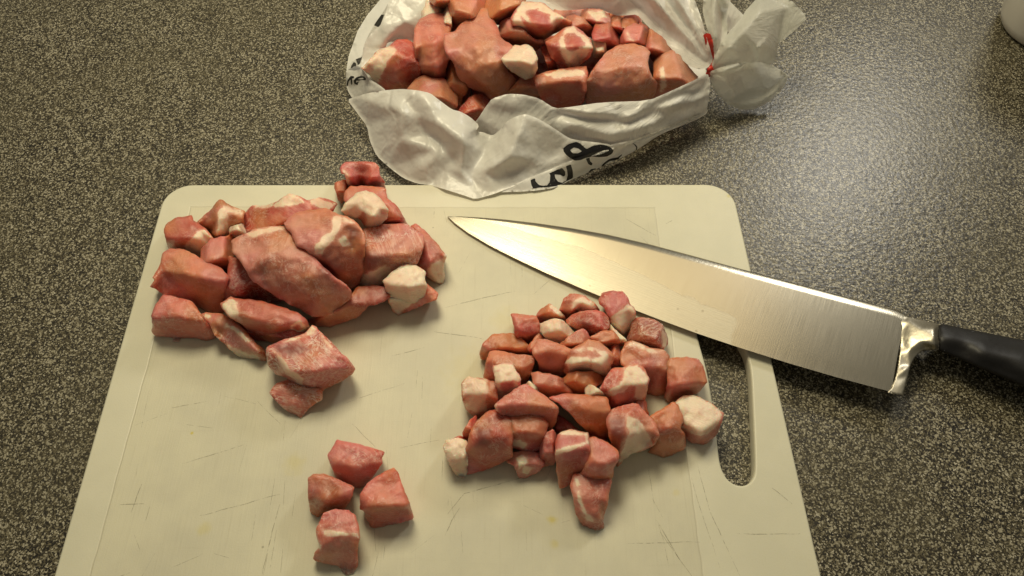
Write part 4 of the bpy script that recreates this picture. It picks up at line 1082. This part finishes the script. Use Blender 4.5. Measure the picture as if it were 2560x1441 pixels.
# --- meat in the bag
g = dict(grp=4)
M('E', 'added dark filler at the very bottom of the bag below the fat sided cube', '430,800 640,560 900,480 1200,500 1320,760 1340,1000 1230,1130 1000,1040 760,960 560,930', 0, 14, 'dark', **g)  # unseen lump added so the gaps look dark instead of pale film
M('E', 'added dark filler in the bottom of the bag below the white fat knob', '1330,700 1600,420 1900,340 2200,380 2320,600 2300,900 2080,1000 1800,1010 1540,1040 1380,980', 0, 16, 'dark', **g)  # another added filler, its dark tone paints the gap's shade
M('F', 'added dark filler in the bottom of the bag under the big rounded block', '480,520 620,300 900,240 1180,330 1340,500 1280,640 1000,760 640,800 520,700', 0, 16, 'dark', **g)  # third added filler, coloured dark to shade the gaps above it
M('E', 'shadowed pink lump low in the bag under the fat sided cube', '720,900 800,800 880,755 970,790 1080,790 1160,880 1210,960 1200,1070 1100,1100 1000,1030 880,960', 6, 28, 'mauve', **g)
M('E', 'deep set red piece showing in the notch of the bag rim', '1230,1110 1300,1020 1380,960 1450,950 1530,1000 1500,1120 1430,1250 1360,1250 1290,1190', 6, 24, 'red', marble=.5, **g)
M('E', 'brownish sliver in the dark gap beside the biggest slab in the bag', '1100,590 1200,620 1260,780 1330,880 1270,960 1240,1050 1170,950 1120,820 1090,730', 8, 26, 'brown', **g)
M('E', 'small pink scrap below the white fat knob in the bag', '1690,950 1790,850 1870,760 1990,740 2030,840 2060,920 2000,980 1850,970', 12, 26, 'mauve', **g)
M('E', 'fat sided cube at the lettered corner of the bag', '265,680 330,620 420,510 540,470 600,410 700,403 762,440 800,560 842,680 842,740 760,822 712,892 500,905 400,802 290,702', 6, 38, 'red', fat=['255,685 410,495 550,460 610,520 545,590 440,790 440,830 370,810'], ctrl='580,450,.95 720,450,1.0;470,520,1 590,540,1.05 780,620,.95;430,720,.75 600,760,.65', **g)
M('E', 'pale fat backed piece against the film at the lettered end of the bag', '772,430 768,350 800,240 890,60 920,-60 1060,-60 1070,75 1060,160 960,200 860,250 810,330', 24, 30, allfat=True, **g)
M('E', 'long curved pink piece beside the pale fat backed piece in the bag', '782,440 790,300 850,200 960,148 1040,148 1125,200 1140,330 1095,420 1150,580 1110,612 1085,780 1040,847 980,822 870,742 815,640 795,500', 18, 38, 'pink', ctrl='850,280,.95 980,200,1.0 1080,240,.98;850,450,.95 990,420,1.05 1090,420,.95;890,680,.65 1020,690,.7', **g)
M('E', 'cream fat sliver between the long curved piece and the top orange piece in the bag', '1050,90 1100,70 1150,80 1155,330 1120,330 1085,200', 34, 24, allfat=True, **g)
M('E', 'orange pink top piece at the rear of the bag above the fat sliver', '940,20 960,-80 1150,-80 1160,70 1080,85 1000,60', 44, 24, 'orange', **g)
M('F', 'pale slice along the rear film of the bag', '290,110 310,60 480,40 700,40 900,90 1010,140 1000,190 700,190 480,170 330,160', 28, 22, 'pale', **g)
M('F', 'pinkish piece against the pleated film beside the tie of the bag', '1060,330 1090,240 1180,310 1260,380 1300,430 1220,480 1130,520 1060,440', 22, 28, 'pink', **g)
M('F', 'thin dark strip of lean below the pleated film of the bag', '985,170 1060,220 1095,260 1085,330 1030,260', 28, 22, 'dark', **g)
M('F', 'reddish piece behind the round pink disc in the bag', '735,120 890,135 890,220 820,290 780,250 740,190', 32, 20, 'orange', **g)
M('F', 'brown pink piece under the pleated film behind the round disc', '870,140 985,115 1010,170 970,215 880,270 820,310', 30, 20, 'brown', **g)
M('F', 'pale pink piece behind the angular red cube in the bag', '475,110 560,78 680,83 745,140 745,200 620,240 540,200', 36, 22, 'pale', fat=['560,100 700,90 740,150 640,180'], **g)
M('F', 'pink wedge behind the round fatty piece with a red centre', '390,150 470,128 540,165 615,250 610,310 530,300 440,250', 36, 24, 'mauve', **g)
M('F', 'angular red cube in the middle of the bag', '608,290 650,180 740,188 802,250 854,330 832,372 720,432 690,350 620,335', 28, 30, 'red', **g)
M('F', 'fat ended stub below the angular red cube in the bag', '598,345 650,310 705,325 722,450 670,510 620,460', 22, 28, allfat=True, **g)
M('F', 'round pink disc of meat with a white curl on it', '848,330 880,250 960,203 1042,230 1082,300 1085,375 1060,425 960,420 870,410', 26, 30, 'rose', fat=['890,275 905,270 930,320 960,345 945,352 905,320'], **g)
M('F', 'brown pink piece with a pale streak next to the tie of the bag', '1125,520 1200,448 1280,430 1340,470 1392,540 1440,600 1490,640 1420,720 1300,790 1100,850 1130,700', 12, 36, 'brown', fat=['1165,560 1205,555 1235,720 1175,790'], **g)
M('F', 'big rounded pink block beside the tie end of the bag', '560,680 640,560 720,450 830,385 950,378 1042,400 1085,450 1065,510 1080,600 1132,680 1143,712 1122,800 1085,850 900,880 700,880 560,860', 12, 46, 'pink', ctrl='760,460,.95 950,420,1.0;680,600,.95 860,560,1.05 1040,560,1.0;720,760,.7 1000,740,.75', marble=.5, **g)
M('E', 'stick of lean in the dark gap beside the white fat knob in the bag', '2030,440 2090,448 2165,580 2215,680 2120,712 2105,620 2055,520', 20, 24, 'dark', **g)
M('E', 'red faced cube with a cream fat top edge by the front rim of the bag', '1995,775 2100,730 2200,708 2490,668 2507,740 2492,900 2472,1010 2400,1090 2250,1110 2150,1060 2050,970 2005,850', 12, 38, 'red', fat=['2080,740 2200,702 2490,690 2495,770 2330,765 2200,795 2110,775'], ctrl='2080,780,.95 2250,740,1.0 2470,730,1.0;2060,850,.9 2250,810,1.04 2470,800,1.0;2200,990,.55 2400,970,.55', **g)
M('E', 'glistening pink piece beside the biggest slab in the bag', '1620,340 1655,230 1780,170 1900,330 1990,395 2065,395 2070,450 1990,510 1860,500 1760,510 1650,450', 28, 34, 'mauve', **g)
M('E', 'smooth pink piece at the top rear of the bag', '1130,60 1140,-80 1500,-80 1530,0 1490,105 1390,165 1260,255 1185,315 1140,300', 32, 36, 'pink', **g)
M('E', 'biggest smooth pink slab in the middle of the bag', '1090,350 1200,320 1250,250 1400,150 1450,100 1500,95 1545,180 1610,260 1650,400 1770,470 1720,570 1680,600 1710,700 1802,790 1813,830 1762,912 1700,942 1640,972 1550,992 1480,922 1400,892 1310,862 1240,782 1180,632 1110,540 1090,440', 24, 38, 'mauve',
  ctrl='1180,380,.92 1350,240,1.0 1480,160,1.0;1180,500,.95 1400,450,1.06 1580,430,1.04;1300,720,.75 1500,650,.9 1620,640,.92;1480,860,.5 1680,820,.5', **g)
M('E', 'glossy orange piece at the rear top of the bag above the biggest slab', '1490,110 1515,0 1550,-80 1900,-80 1880,50 1810,140 1765,210 1650,245 1560,240', 40, 30, 'orange', **g)
M('E', 'fat edged red piece on top of the meat in the bag', '1757,200 1800,110 1868,28 2060,38 2140,90 2270,180 2345,212 2335,262 2200,320 2060,405 1990,392 1930,375 1820,310 1768,245', 40, 30, 'red', fat=['1850,15 2070,28 2290,185 2170,290 2130,150 2000,90 1900,120 1950,240 1850,180 1950,375 1830,320 1755,230 1790,120'], ctrl='1850,100,1 2030,90,1.0 2200,190,.98;1830,230,.95 2000,250,1.04 2150,270,.95', **g)
M('E', 'round fatty piece with a red centre on top of the meat in the bag', '2108,425 2210,350 2280,290 2370,268 2450,320 2540,410 2562,480 2532,562 2440,642 2350,708 2240,652 2150,562', 34, 30, 'red', fat=['2225,400 2300,280 2370,262 2560,420 2570,490 2440,650 2350,712 2290,640 2240,500'], lean=['2290,350 2370,320 2450,380 2490,440 2430,490 2330,500 2290,430'], ctrl='2250,360,.95 2370,310,1.0 2480,400,.98;2240,480,1.0 2380,470,1.05 2520,490,.95;2340,620,.6', **g)
M('E', 'white fat knob glistening on the biggest slab in the bag', '1660,590 1740,520 1790,458 1840,470 1900,452 1962,490 2003,580 2003,690 1962,772 1890,785 1820,750 1750,700 1690,645', 42, 24, allfat=True, ctrl='1760,560,.95 1880,520,1.0 1960,580,.95;1740,620,.95 1860,620,1.06 1970,660,.95', **g)
